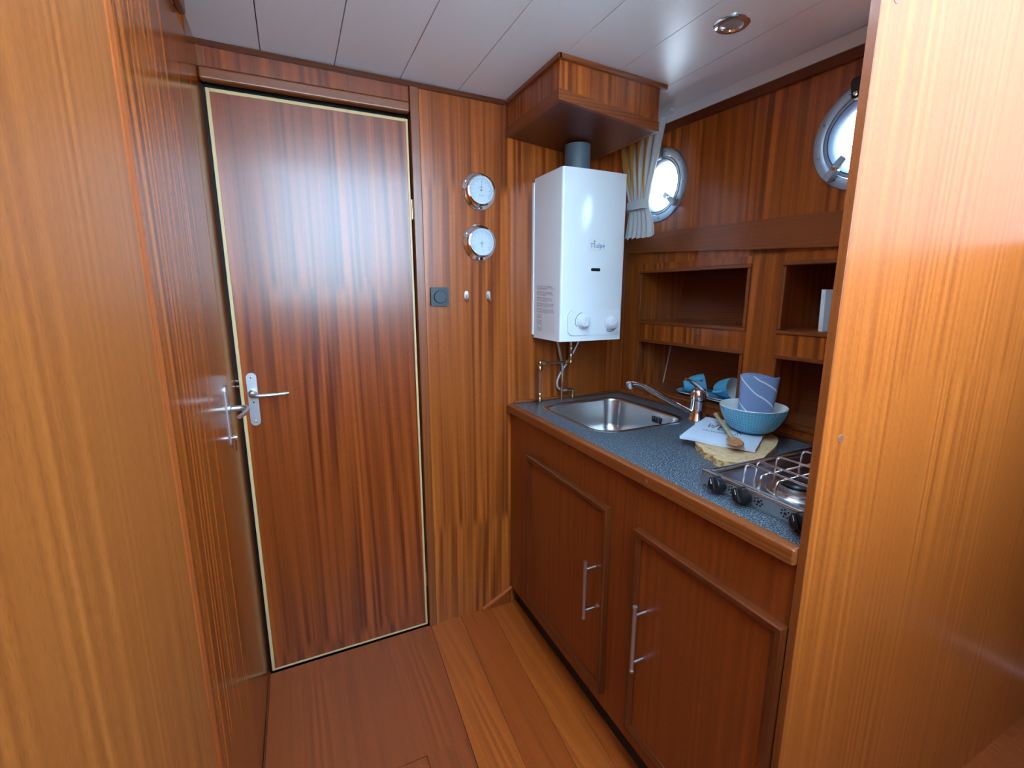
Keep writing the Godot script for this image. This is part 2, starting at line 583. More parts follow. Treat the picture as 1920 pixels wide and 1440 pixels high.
	# woven napkin: blue, with thin white lines running diagonally
	var nt := texture(512, 512, func(u: float, v: float) -> Color:
		var w := nz.get_noise_2d(u * 260.0, v * 260.0)
		var c := lin_raw(0.16, 0.25, 0.46).lerp(lin_raw(0.25, 0.35, 0.56), 0.5 + 0.5 * w)
		var w2 := 0.85 - u
		var on := absf(v - 0.03 - w2 * 1.25) < 0.016 or absf(v + 0.02 - (0.68 - u) * 1.1) < 0.014
		on = on or absf(v - (0.50 + w2 if u > 0.68 else 0.67 + (0.68 - u) * 0.35)) < 0.013 or absf(v - 0.70 - w2 * 1.3) < 0.016
		if on: c = lin_raw(0.74, 0.78, 0.84)
		return c)
	var nm := mat("napkin_cloth", Color.WHITE, 0.9)
	nm.albedo_texture = nt
	var tt := texture(256, 256, func(u: float, v: float) -> Color:
		var w := nz.get_noise_2d(u * 170.0, v * 170.0)
		return lin_raw(0.60, 0.66, 0.76) * (1.0 + 0.06 * w))
	var tm := mat("towel_cloth", Color.WHITE, 0.9)
	tm.albedo_texture = tt
	# curtain: off-white with ochre panels between the folds
	var ct := texture(512, 512, func(u: float, v: float) -> Color:
		var w := nz.get_noise_2d(u * 120.0, v * 40.0)
		var c := lin_raw(0.66, 0.67, 0.66) * (1.0 + 0.07 * w)
		for k in [0.155, 0.335, 0.515, 0.70]:
			var h := absf(u - k + 0.015 * sin(v * 7.0))
			var lim := 0.045 * clampf(1.25 - v * 1.6, 0.0, 1.0)
			if h < lim: c = c.lerp(lin_raw(0.66, 0.32, 0.05), smoothstep(0.0, 0.012, lim - h))
		return c)
	var cm := mat("curtain_cloth", Color.WHITE, 0.9)
	cm.albedo_texture = ct
	cm.backlight_enabled = true
	cm.backlight = Color(0.5, 0.5, 0.5)
	# printed notice on the heater's side: grey lines of small type
	var pr := RandomNumberGenerator.new()
	pr.seed = 17
	var rows := []
	for k in 46: rows.append([pr.randf_range(0.82, 1.0), pr.randi()])
	var pt := texture(160, 320, func(u: float, v: float) -> Color:
		var paper := lin_raw(0.78, 0.80, 0.82)
		var k := int(v * 40.0)
		var f := v * 40.0 - k
		if f > 0.55: return paper
		if v < 0.62:
			if k % 5 == 4: return paper
			if u > rows[k][0] or (k % 5 == 3 and u > 0.6): return paper
		else:
			if k % 6 == 5 or u > 0.34 * rows[k][0]: return paper
		if nz.get_noise_2d(u * 90.0, k * 13.0) < -0.25: return paper
		return lin_raw(0.25, 0.29, 0.34))
	var pm := mat("notice", Color.WHITE, 0.2)
	pm.albedo_texture = pt
	# gauge dials
	for kind in 2:
		var dt := texture(320, 320, func(u: float, v: float) -> Color:
			var p := Vector2(u - 0.5, v - 0.5)
			var c := lin_raw(0.50, 0.55, 0.60)
			var rr := p.length() * 2.0
			var a := fposmod(p.angle(), TAU) / TAU
			var ink := lin_raw(0.16, 0.19, 0.24)
			var arc := absf(a - 0.25) > 0.12
			if arc:
				if absf(rr - 0.90) < 0.012 or absf(rr - 0.78) < 0.008: c = ink
				if rr > 0.80 and rr < 0.9 and absf(fposmod(a * 60.0, 1.0) - 0.5) < 0.10: c = ink
				if rr > 0.62 and rr < 0.72 and fposmod(a * 12.0, 1.0) < 0.22 and nz.get_noise_2d(u * 90.0, v * 90.0) > 0.0: c = ink
			if absf(p.y - (-0.11 if kind == 0 else 0.06)) < 0.018 and absf(p.x) < 0.085 and nz.get_noise_2d(u * 120.0, 3.0) > -0.1: c = ink
			if absf(p.y - (0.20 if kind == 0 else 0.13)) < 0.014 and absf(p.x) < (0.11 if kind == 0 else 0.03) and nz.get_noise_2d(u * 120.0, 9.0) > -0.1: c = ink
			return c)
		var dm := mat("dial_%d" % kind, Color.WHITE, 0.4)
		dm.albedo_texture = dt

func lin_raw(r: float, g: float, b: float) -> Color:
	return Color(r, g, b)

# ------------------------------------------------------------------ room shell
func shell():
	# floor: boards and lift-out hatches
	var fl := thing("floor", Vector3(0.5, 0, 0.6), "varnished wooden floor of hatches and boards", "floor", "", "structure")
	part(fl, "subfloor", mb(2).box(Vector3(-0.10, -0.06, -0.05), Vector3(1.0, -0.022, 1.24)), M.black)
	var J := func(x: float, z: float) -> float: return x - 0.05 * z
	var boards := [[-0.004, 0.433, 0.0, 0.531, "floor_brown", 0], [0.433, 0.585, 0.0, 0.531, "floor_brown", 0], [0.588, 0.715, 0.0, 1.24, "floor_orange", 1], [0.7162, 0.85, 0.0, 1.24, "floor_orange_b", 1], [0.8512, 0.955, 0.0, 1.24, "floor_orange", 1], [0.9562, 1.0, 0.0, 1.24, "floor_orange_b", 0]]
	for b in boards:
		if b[2] == 0.0 and b[3] < 1.0: continue
		var k := [J.call(b[0], b[2]), J.call(b[1], b[2]), J.call(b[1], b[3]), J.call(b[0], b[3])]
		if b[5] == 0 and b[1] == 1.0:
			k[1] = 1.0; k[2] = 1.0
		part(fl, "floor_board", mb(2).hexa([Vector3(k[0], -0.022, b[2]), Vector3(k[1], -0.022, b[2]), Vector3(k[2], -0.022, b[3]), Vector3(k[3], -0.022, b[3]), Vector3(k[0], 0, b[2]), Vector3(k[1], 0, b[2]), Vector3(k[2], 0, b[3]), Vector3(k[3], 0, b[3])]), M[b[4]])
	# the brown hatches left of the seam
	part(fl, "floor_hatch", mb(2).hexa([Vector3(-0.004, -0.022, 0), Vector3(0.586, -0.022, 0), Vector3(0.5595, -0.022, 0.5295), Vector3(-0.004, -0.022, 0.5295), Vector3(-0.004, 0, 0), Vector3(0.586, 0, 0), Vector3(0.5595, 0, 0.5295), Vector3(-0.004, 0, 0.5295)]), M.floor_brown)
	part(fl, "floor_hatch", mb(2).hexa([Vector3(-0.004, -0.022, 0.532), Vector3(0.43, -0.022, 0.532), Vector3(0.415, -0.022, 1.24), Vector3(-0.004, -0.022, 1.24), Vector3(-0.004, 0, 0.532), Vector3(0.43, 0, 0.532), Vector3(0.415, 0, 1.24), Vector3(-0.004, 0, 1.24)]), M.floor_brown)
	part(fl, "floor_hatch", mb(2).hexa([Vector3(0.432, -0.022, 0.5295), Vector3(0.5595, -0.022, 0.5295), Vector3(0.524, -0.022, 1.24), Vector3(0.417, -0.022, 1.24), Vector3(0.432, 0, 0.5295), Vector3(0.5595, 0, 0.5295), Vector3(0.524, 0, 1.24), Vector3(0.417, 0, 1.24)]), M.floor_brown)
	# ceiling: cambered, planks running fore and aft
	var ce := thing("ceiling", Vector3(0.7, 2.0, 0.6), "off-white laminate plank ceiling with thin dark joints", "ceiling", "", "structure")
	var seams := [-0.05, 0.155, 0.355, 0.555, 0.752, 0.947, 1.145, 1.342, 1.575]
	for i in 8:
		var a: float = seams[i] + 0.0013
		var b: float = seams[i + 1] - 0.0013
		var ya := ceil_y(a)
		var yb := ceil_y(b)
		# four planks are cut short by an unseen deck hatch added for top light
		for zz in ([[-0.02, 0.80], [1.19, 1.235]] if i >= 1 and i <= 4 else [[-0.02, 1.235]]):
			part(ce, "ceiling_plank", mb(2).hexa([Vector3(a, ya, zz[0]), Vector3(b, yb, zz[0]), Vector3(b, yb, zz[1]), Vector3(a, ya, zz[1]), Vector3(a, ya + 0.009, zz[0]), Vector3(b, yb + 0.009, zz[0]), Vector3(b, yb + 0.009, zz[1]), Vector3(a, ya + 0.009, zz[1])]), M.ceiling_white)
	for q in [[-0.08, 1.62, -0.08, 0.80], [-0.08, 0.155, 0.80, 1.19], [0.947, 1.62, 0.80, 1.19], [-0.08, 1.62, 1.19, 1.235]]:
		part(ce, "backing", mb(2).box(Vector3(q[0], 2.036, q[2]), Vector3(q[1], 2.06, q[3])), M.ceiling_back)
	for q in [[0.14, 0.962, 0.785, 0.80], [0.14, 0.962, 1.19, 1.1945], [0.14, 0.155, 0.80, 1.19], [0.947, 0.962, 0.80, 1.19]]:
		part(ce, "added_hatch_coaming", mb(2).box(Vector3(q[0], 2.0605, q[2]), Vector3(q[1], 2.14, q[3])), M.headliner)
	part(ce, "added_hatch_lid", mb(2).box(Vector3(0.156, 2.120, 0.801), Vector3(0.946, 2.128, 1.189)), M.opal)  # unseen diffuser, added to strengthen and soften the light from above
	# back wall: panel right of the door, pilaster, panel above the door
	var wb := thing("wall_back", Vector3(1.05, 0, -0.006), "back bulkhead of striped varnished veneer", "wall", "", "structure")
	part(wb, "panel", mb().box(Vector3(0.612, -0.02, -0.016), Vector3(1.56, 2.03, 0.0)), M.sapele)
	part(wb, "pilaster", mb().box(Vector3(0.582, 0.0, -0.05), Vector3(0.613, 2.008, 0.010), 0.003), M.mahogany)
	part(wb, "overdoor_panel", mb().box(Vector3(-0.03, 1.93, -0.016), Vector3(0.581, 2.03, 0.0)), M.sapele_door)
	part(wb, "stile", mb().box(Vector3(-0.006, 1.958, -0.004), Vector3(0.017, 2.008, 0.004), 0.002), M.mahogany)
	part(wb, "backing", mb().box(Vector3(-0.10, -0.05, -0.09), Vector3(1.62, 2.06, -0.052)), M.black_rubber)
	var hd := mb(0)
	hd.box(Vector3(-0.006, 1.922, -0.012), Vector3(0.5815, 1.9585, 0.018), 0.008)
	mesh_thing("trim_1", hd, M.mahogany, "mahogany rail above the tall closed door", "trim", "", "structure")
	var cm_ := mb(0)
	cm_.hexa([Vector3(-0.006, 2.012, 0), Vector3(0.925, 2.003, 0), Vector3(0.925, 2.003, 0.012), Vector3(-0.006, 2.012, 0.012), Vector3(-0.006, 2.0255, 0), Vector3(0.925, 2.0175, 0), Vector3(0.925, 2.0175, 0.010), Vector3(-0.006, 2.0255, 0.010)])
	mesh_thing("trim_2", cm_, M.mahogany_dark, "thin mahogany ceiling moulding along the back bulkhead", "trim", "", "structure")
	# triangular filler with a thin strip at the foot of the back wall, beside the cabinet
	var fo := thing("wood_strip", Vector3(0.89, 0, 0.01), "short mahogany strip slanting up the foot of the back wall", "trim strip")
	var d := Vector3(0.155, 0.078, 0).normalized()
	var wx := Transform3D(Basis(d, Vector3(-d.y, d.x, 0), Vector3(0, 0, 1)), Vector3(0.815, 0.002, 0.0))
	part(fo, "strip", mb(0, wx).box(Vector3(0.0, -0.002, 0.001), Vector3(0.168, 0.008, 0.016), 0.002), M.mahogany_light)
	part(fo, "filler_panel", mb().hexa([Vector3(0.822, 0.001, 0.0005), Vector3(0.9475, 0.001, 0.0005), Vector3(0.9475, 0.001, 0.010), Vector3(0.822, 0.001, 0.010), Vector3(0.823, 0.002, 0.0005), Vector3(0.9475, 0.063, 0.0005), Vector3(0.9475, 0.063, 0.010), Vector3(0.823, 0.002, 0.010)]), M.sapele_cabinet)
	# left wall: jamb piece and a strip above the side door
	var wl := thing("wall_left", Vector3(-0.03, 0, 0.08), "narrow varnished jamb left of the tall door", "wall", "", "structure")
	part(wl, "jamb", mb().box(Vector3(-0.06, -0.02, -0.05), Vector3(-0.005, 2.03, 0.163), 0.002), M.sapele_side)
	part(wl, "backing", mb().box(Vector3(-0.12, -0.05, -0.09), Vector3(-0.062, 2.06, 1.0)), M.black_rubber)
	part(wl, "skirting", mb(2).box(Vector3(-0.0052, 0.0, 0.0), Vector3(0.0005, 0.012, 0.86), 0.002), M.mahogany_dark)
	var tl := mb(2)
	tl.box(Vector3(-0.0048, 1.968, 0.245), Vector3(0.012, 2.0235, 0.86), 0.004)
	mesh_thing("trim_3", tl, M.mahogany_dark, "dark ceiling moulding above the left side door", "trim", "", "structure")
	# near left panel, a hand's breadth from the lens
	var wn := thing("wall_near", Vector3(-0.01, 0, 1.4), "pale varnished veneer panel at the left edge of the picture", "wall", "", "structure")
	part(wn, "panel", mb().box(Vector3(-0.06, -0.02, 0.902), Vector3(0.010, 2.02, 2.0), 0.001), M.sapele_near)
	part(wn, "edge_lipping", mb().box(Vector3(-0.06, -0.02, 0.868), Vector3(0.0105, 2.02, 0.9015), 0.005), M.mahogany_light)
	# right partition
	var wf := thing("wall_front", Vector3(1.5, 0, 1.2135), "golden veneer partition at the right edge of the picture", "wall", "", "structure")
	part(wf, "panel", mb(2, Transform3D(Basis(Vector3.RIGHT, PI / 2), Vector3.ZERO)).prism(PackedVector2Array([Vector2(0.9455, 0.05), Vector2(0.9455, -2.06), Vector2(1.62, -2.06), Vector2(1.62, -1.45), Vector2(2.45, -1.45), Vector2(2.45, 0.05)]), 1.207, 1.2195), M.sapele_partition)
	part(wf, "edge_lipping", mb().box(Vector3(0.9425, 0.0, 1.206), Vector3(0.9450, 2.03, 1.2200), 0.0008), M.mahogany)
	for p in [[0.995, 1.101], [0.978, 1.745]]:
		part(wf, "dowel_plug", mb().lathe([Vector2(0.0, 0.0006), Vector2(0.0070, 0.0006), Vector2(0.0074, 0.0)], 20, up_to(Vector3(0, 0, 1), Vector3(p[0], p[1], 1.2195))), M.plug)
	# hull side above the shelves, with two round openings
	var wr := thing("wall_right", WX * Vector3(0.02, 1.47, 0.6), "striped varnished hull side with two portholes", "wall", "", "structure")
	var B := Basis(Vector3(0, 1, 0), Vector3(1, 0, 0), Vector3(0, 0, 1))    # local (x, y, z) of a plate -> (height, outwards, along)
	for a in [[-0.06, 0.53, 0.17, 1.752], [0.53, 1.2065, 0.888, 1.742]]:
		var o := PackedVector2Array([Vector2(1.46, a[0]), Vector2(2.03, a[0]), Vector2(2.03, a[1]), Vector2(1.46, a[1])])
		var pm := mb(0, WX * Transform3D(B, Vector3.ZERO))
		pm.off = Vector2(0.2, 0.4)
		part(wr, "panel", pm.plate_hole(o, circle(Vector2(a[3], a[2]), 0.110), Vector2(a[3], a[2]), 0.0, 0.03), M.sapele)
	var rl := mb(2, WX)
	rl.hexa([Vector3(-0.016, 1.512, -0.005), Vector3(-0.0005, 1.512, -0.005), Vector3(-0.0005, 1.450, 1.15), Vector3(-0.016, 1.450, 1.15), Vector3(-0.016, 1.585, -0.005), Vector3(-0.0005, 1.587, -0.005), Vector3(-0.0005, 1.553, 1.15), Vector3(-0.016, 1.551, 1.15)])
	mesh_thing("trim_4", rl, M.mahogany, "broad mahogany rail between the portholes and the open shelves", "trim", "", "structure")
	var tw := mb(2, WX)
	tw.hexa([Vector3(-0.022, 1.966, 0.0), Vector3(-0.0005, 1.966, 0.0), Vector3(-0.0005, 1.951, 1.15), Vector3(-0.022, 1.951, 1.15), Vector3(-0.030, 1.9935, 0.0), Vector3(-0.0005, 1.9905, 0.0), Vector3(-0.0005, 1.984, 1.15), Vector3(-0.030, 1.987, 1.15)])
	mesh_thing("trim_5", tw, M.trim_white, "pale ceiling edging strip above the portholes", "trim", "", "structure")
	var tb := mb(2, WX)
	tb.hexa([Vector3(-0.012, 1.941, 0.0), Vector3(-0.0005, 1.941, 0.0), Vector3(-0.0005, 1.926, 1.15), Vector3(-0.012, 1.926, 1.15), Vector3(-0.018, 1.9655, 0.0), Vector3(-0.0005, 1.9655, 0.0), Vector3(-0.0005, 1.9505, 1.15), Vector3(-0.018, 1.9505, 1.15)])
	mesh_thing("trim_6", tb, M.mahogany_dark, "dark mahogany cornice below the pale ceiling edging", "trim", "", "structure")
	# hull behind the shelves, closing the room
	part(wr, "hull_lining", mb().box(Vector3(1.86, -0.05, -0.08), Vector3(1.90, 1.46, 1.206)), M.black_rubber)
	part(wr, "hull_lining", mb().box(Vector3(1.515, -0.05, -0.085), Vector3(1.86, 1.46, -0.055)), M.black_rubber)

# the wheelhouse behind the lens: windows let daylight in, roof opening added for the sun
func aft_room():
	var fl := thing("floor_aft", Vector3(0.9, -0.06, 2.5), "wooden landing and unseen wheelhouse floor behind the doorway, raised to shade the cabin", "floor", "", "structure")
	part(fl, "deck", mb(2).box(Vector3(-0.10, -0.06, 1.241), Vector3(2.45, 0.0, 2.0)), M.floor_brown)
	part(fl, "deck", mb(2).box(Vector3(1.001, -0.06, 1.2197), Vector3(2.45, 0.0, 1.2409)), M.floor_brown)
	part(fl, "shading_riser", mb(0).box(Vector3(-0.06, 0.0, 2.0), Vector3(1.62, 1.23, 2.04)), M.sapele)  # height chosen to keep aft light off the lower walls
	part(fl, "shading_riser", mb(0).box(Vector3(1.62, 0.0, 2.0), Vector3(2.45, 1.449, 2.04)), M.sapele)
	part(fl, "bounce_deck", mb(2).box(Vector3(-0.06, 1.23, 2.0), Vector3(1.62, 1.27, 3.74)), M.headliner)  # pale unseen deck, raised to shade lower walls and bounce sun upward
	var w := thing("wall_aft", Vector3(1.2, 1.27, 3.7), "aft wall of the wheelhouse behind the doorway with wide windows", "wall", "", "structure")
	part(w, "panel", mb().box(Vector3(-0.06, 1.271, 3.68), Vector3(1.62, 1.55, 3.74)), M.headliner)
	part(w, "panel", mb().box(Vector3(-0.06, 2.80, 3.68), Vector3(1.62, 3.05, 3.74)), M.headliner)
	for x in [[-0.06, 0.04], [1.52, 1.62]]:
		part(w, "post", mb().box(Vector3(x[0], 1.55, 3.68), Vector3(x[1], 2.80, 3.74)), M.headliner)
	var wl := thing("wall_port", Vector3(-0.03, 0, 2.9), "left wall of the wheelhouse behind the doorway", "wall", "", "structure")
	part(wl, "panel", mb().box(Vector3(-0.12, 0.0, 2.0), Vector3(-0.0605, 3.05, 3.74)), M.headliner)
	part(wl, "panel", mb().box(Vector3(-0.12, 2.021, 1.24), Vector3(0.010, 3.05, 2.0)), M.headliner)
	var wr := thing("wall_starboard", Vector3(1.65, 0, 2.5), "right wall of the wheelhouse behind the doorway", "wall", "", "structure")
	part(wr, "panel", mb().box(Vector3(1.621, 1.45, 1.2197), Vector3(1.67, 3.05, 2.04)).box(Vector3(1.621, 1.1, 2.0401), Vector3(1.67, 3.05, 3.74)), M.headliner)
	part(wr, "side_deck", mb(2).box(Vector3(1.6705, 1.45, 1.2197), Vector3(2.5, 1.48, 2.04)), M.headliner)
	part(wr, "lower_panel", mb().box(Vector3(2.451, 0.0, 1.2197), Vector3(2.5, 1.449, 2.04)), M.sapele)
	var wh := thing("wall_header", Vector3(0.5, 2.06, 1.22), "header above the doorway", "wall", "", "structure")
	part(wh, "panel", mb().box(Vector3(-0.06, 2.061, 1.195), Vector3(1.62, 3.05, 1.2395)), M.headliner)
	var ro := thing("ceiling_aft", Vector3(1.2, 3.05, 2.5), "pale unseen wheelhouse roof behind the doorway, opening added for the sun", "ceiling", "", "structure")  # opening placed so that the sun falls on the deck below
	for q in [[-0.12, 1.67, 1.195, 1.85], [-0.12, 0.0, 1.85, 3.4], [1.25, 1.67, 1.85, 3.4], [-0.12, 1.67, 3.4, 3.74]]:
		part(ro, "roof_panel", mb().box(Vector3(q[0], 3.051, q[2]), Vector3(q[1], 3.10, q[3])), M.headliner)

# ------------------------------------------------------------------ doors
func lever_handle(parent: Node3D, xf: Transform3D, sgn := 1.0, called := "handle"):
	# local frame: x along the lever, y up, z off the door
	var pl := part(parent, called, mb(1, xf * Transform3D(Basis(Vector3.RIGHT, PI / 2), Vector3.ZERO)).prism(rounded(-0.0145, 0.0145, -0.0865, 0.0865, 0.0144, 7), -0.0005, 0.0035), M.steel_satin)
	pl.set_meta("label", "satin steel back plate with lever")
	var path := spline([Vector3(0, 0.020, 0.003), Vector3(0, 0.020, 0.036), Vector3(0.010 * sgn, 0.020, 0.047), Vector3(0.03 * sgn, 0.0195, 0.050), Vector3(0.075 * sgn, 0.019, 0.046), Vector3(0.104 * sgn, 0.019, 0.038)], 6)
	var rr := []
	for i in path.size(): rr.append(lerpf(0.0085, 0.0050, float(i) / (path.size() - 1)))
	part(pl, "lever", mb(1, xf).tube(path, rr, 14), M.steel_satin)
	part(pl, "collar", mb(1, xf).lathe([Vector2(0.0125, 0.003), Vector2(0.0125, 0.009), Vector2(0.0088, 0.012)], 24, Transform3D(Basis(Vector3.RIGHT, PI / 2), Vector3(0, 0.020, 0))), M.steel_satin)
	for y in [0.072, -0.072]:
		part(pl, "screw", mb(1, xf).lathe([Vector2(0, 0.0050), Vector2(0.0022, 0.0048), Vector2(0.0036, 0.0035)], 12, Transform3D(Basis(Vector3.RIGHT, PI / 2), Vector3(0, y, 0))), M.chrome)
	part(pl, "keyhole", mb(1, xf).lathe([Vector2(0, 0.0037), Vector2(0.0026, 0.0037), Vector2(0.0026, 0.003)], 12, Transform3D(Basis(Vector3.RIGHT, PI / 2), Vector3(0, -0.009, 0))), M.black)
	return pl

func back_door():
	var d := thing("door_1", Vector3(0.29, 0.01, -0.026), "tall dark striped veneer door with pale edge lipping and steel lever", "door", "", "structure")
	part(d, "leaf", mb().box(Vector3(0.016, 0.0116, -0.046), Vector3(0.569, 1.901, -0.008)), M.sapele_door)
	part(d, "lipping", mb().box(Vector3(0.006, 0.004, -0.046), Vector3(0.0158, 1.911, -0.0070), 0.001), M.maple)
	part(d, "lipping", mb().box(Vector3(0.5692, 0.004, -0.046), Vector3(0.5768, 1.911, -0.0070), 0.001), M.maple)
	part(d, "lipping", mb().box(Vector3(0.016, 1.9012, -0.046), Vector3(0.569, 1.911, -0.0070), 0.001), M.maple)
	part(d, "lipping", mb().box(Vector3(0.016, 0.004, -0.046), Vector3(0.569, 0.0114, -0.0070), 0.001), M.maple)
	lever_handle(d, Transform3D(Basis.IDENTITY, Vector3(0.041, 1.006, -0.008)))
	for y in [1.625, 0.215]:
		var h := part(d, "hinge", mb().lathe([Vector2(0, -0.032), Vector2(0.0034, -0.032), Vector2(0.0034, 0.032), Vector2(0, 0.032)], 12, Transform3D(Basis.IDENTITY, Vector3(0.5792, y, -0.0062))), M.brass)
		part(h, "knuckle_ring", mb().lathe([Vector2(0.0036, -0.0015), Vector2(0.0040, -0.0015), Vector2(0.0040, 0.0015), Vector2(0.0036, 0.0015)], 12, Transform3D(Basis.IDENTITY, Vector3(0.5792, y, -0.0062))), M.brass)
	part(d, "latch", mb().box(Vector3(-0.004, 1.062, -0.030), Vector3(0.0062, 1.070, -0.012), 0.001), M.chrome)
	part(d, "latch", mb().box(Vector3(-0.004, 1.044, -0.030), Vector3(0.0062, 1.053, -0.012), 0.001), M.chrome)

func side_door():
	var d := thing("door_2", Vector3(-0.02, 0.01, 0.5), "glossy striped side door seen edge-on at the left", "door", "", "structure")
	part(d, "leaf", mb().box(Vector3(-0.044, 0.014, 0.1655), Vector3(-0.005, 1.9665, 0.866), 0.0022), M.sapele_side)
	# local z of the handle points off the door (+x); the lever runs along local -x, towards the camera
	var xf := Transform3D(Basis(Vector3.UP, PI / 2), Vector3(-0.005, 1.012, 0.226))
	var h: Node3D = lever_handle(d, xf, -1.0)
	var kn := part(h, "thumb_turn", mb(1, xf).lathe([Vector2(0, 0.018), Vector2(0.006, 0.017), Vector2(0.008, 0.012), Vector2(0.006, 0.006), Vector2(0.005, 0.003)], 18, Transform3D(Basis(Vector3.RIGHT, PI / 2), Vector3(0, -0.062, 0))), M.chrome)
	part(kn, "turn_bar", mb(1, xf).box(Vector3(-0.0025, -0.100, 0.010), Vector3(0.0025, -0.062, 0.014), 0.001), M.chrome)

# ------------------------------------------------------------------ boxed-in flue cover
func vent_box():
	var b := thing("vent_box", Vector3(1.12, 1.86, 0.185), "square mahogany box under the ceiling above the water heater", "box")
	var yb := func(x: float) -> float: return 1.899 - 0.100 * (x - 0.935)
	var x0 := 0.936
	var x1 := 1.312
	var z1 := 0.37
	var tp := func(x: float) -> float: return ceil_y(x) - 0.0006
	var H := func(ax: float, bx: float, az: float, bz: float, low: Callable, high: Callable) -> Array:
		return [Vector3(ax, low.call(ax), az), Vector3(bx, low.call(bx), az), Vector3(bx, low.call(bx), bz), Vector3(ax, low.call(ax), bz), Vector3(ax, high.call(ax), az), Vector3(bx, high.call(bx), az), Vector3(bx, high.call(bx), bz), Vector3(ax, high.call(ax), bz)]
	var ov := func(k: float) -> Callable: return func(x: float) -> float: return yb.call(x) + k
	var un := func(k: float) -> Callable: return func(x: float) -> float: return ceil_y(x) - k
	part(b, "front_panel", mb().hexa(H.call(x0, x1, z1 - 0.012, z1, ov.call(0.0302), un.call(0.0005))), M.sapele)
	part(b, "side_panel", mb().hexa(H.call(x0, x0 + 0.012, 0.001, z1 - 0.0122, ov.call(0.0302), un.call(0.0005))), M.sapele)
	part(b, "side_panel", mb().hexa(H.call(x1 - 0.012, x1, 0.001, z1 - 0.0122, ov.call(0.0302), un.call(0.0005))), M.sapele)
	part(b, "bottom_panel", mb(0).hexa(H.call(x0 + 0.004, x1 - 0.004, 0.001, z1 - 0.004, ov.call(0.0008), ov.call(0.012))), M.mahogany_dark)
	part(b, "bottom_band", mb(0).hexa(H.call(x0 - 0.003, x1 + 0.002, z1 - 0.012, z1 + 0.003, ov.call(0.0), ov.call(0.030))), M.mahogany)
	part(b, "bottom_band", mb(2).hexa(H.call(x0 - 0.003, x0 + 0.010, 0.001, z1 - 0.0122, ov.call(0.0), ov.call(0.030))), M.mahogany)
	part(b, "bottom_band", mb(2).hexa(H.call(x1 - 0.010, x1 + 0.002, 0.001, z1 - 0.0122, ov.call(0.0), ov.call(0.030))), M.mahogany)
	part(b, "top_moulding", mb(0).hexa(H.call(x0 - 0.006, x1 + 0.022, z1 + 0.0005, z1 + 0.012, un.call(0.014), un.call(0.0008))), M.mahogany)
	part(b, "top_moulding", mb(2).hexa(H.call(x0 - 0.010, x0 - 0.0005, 0.022, z1 + 0.012, un.call(0.014), un.call(0.0008))), M.mahogany)

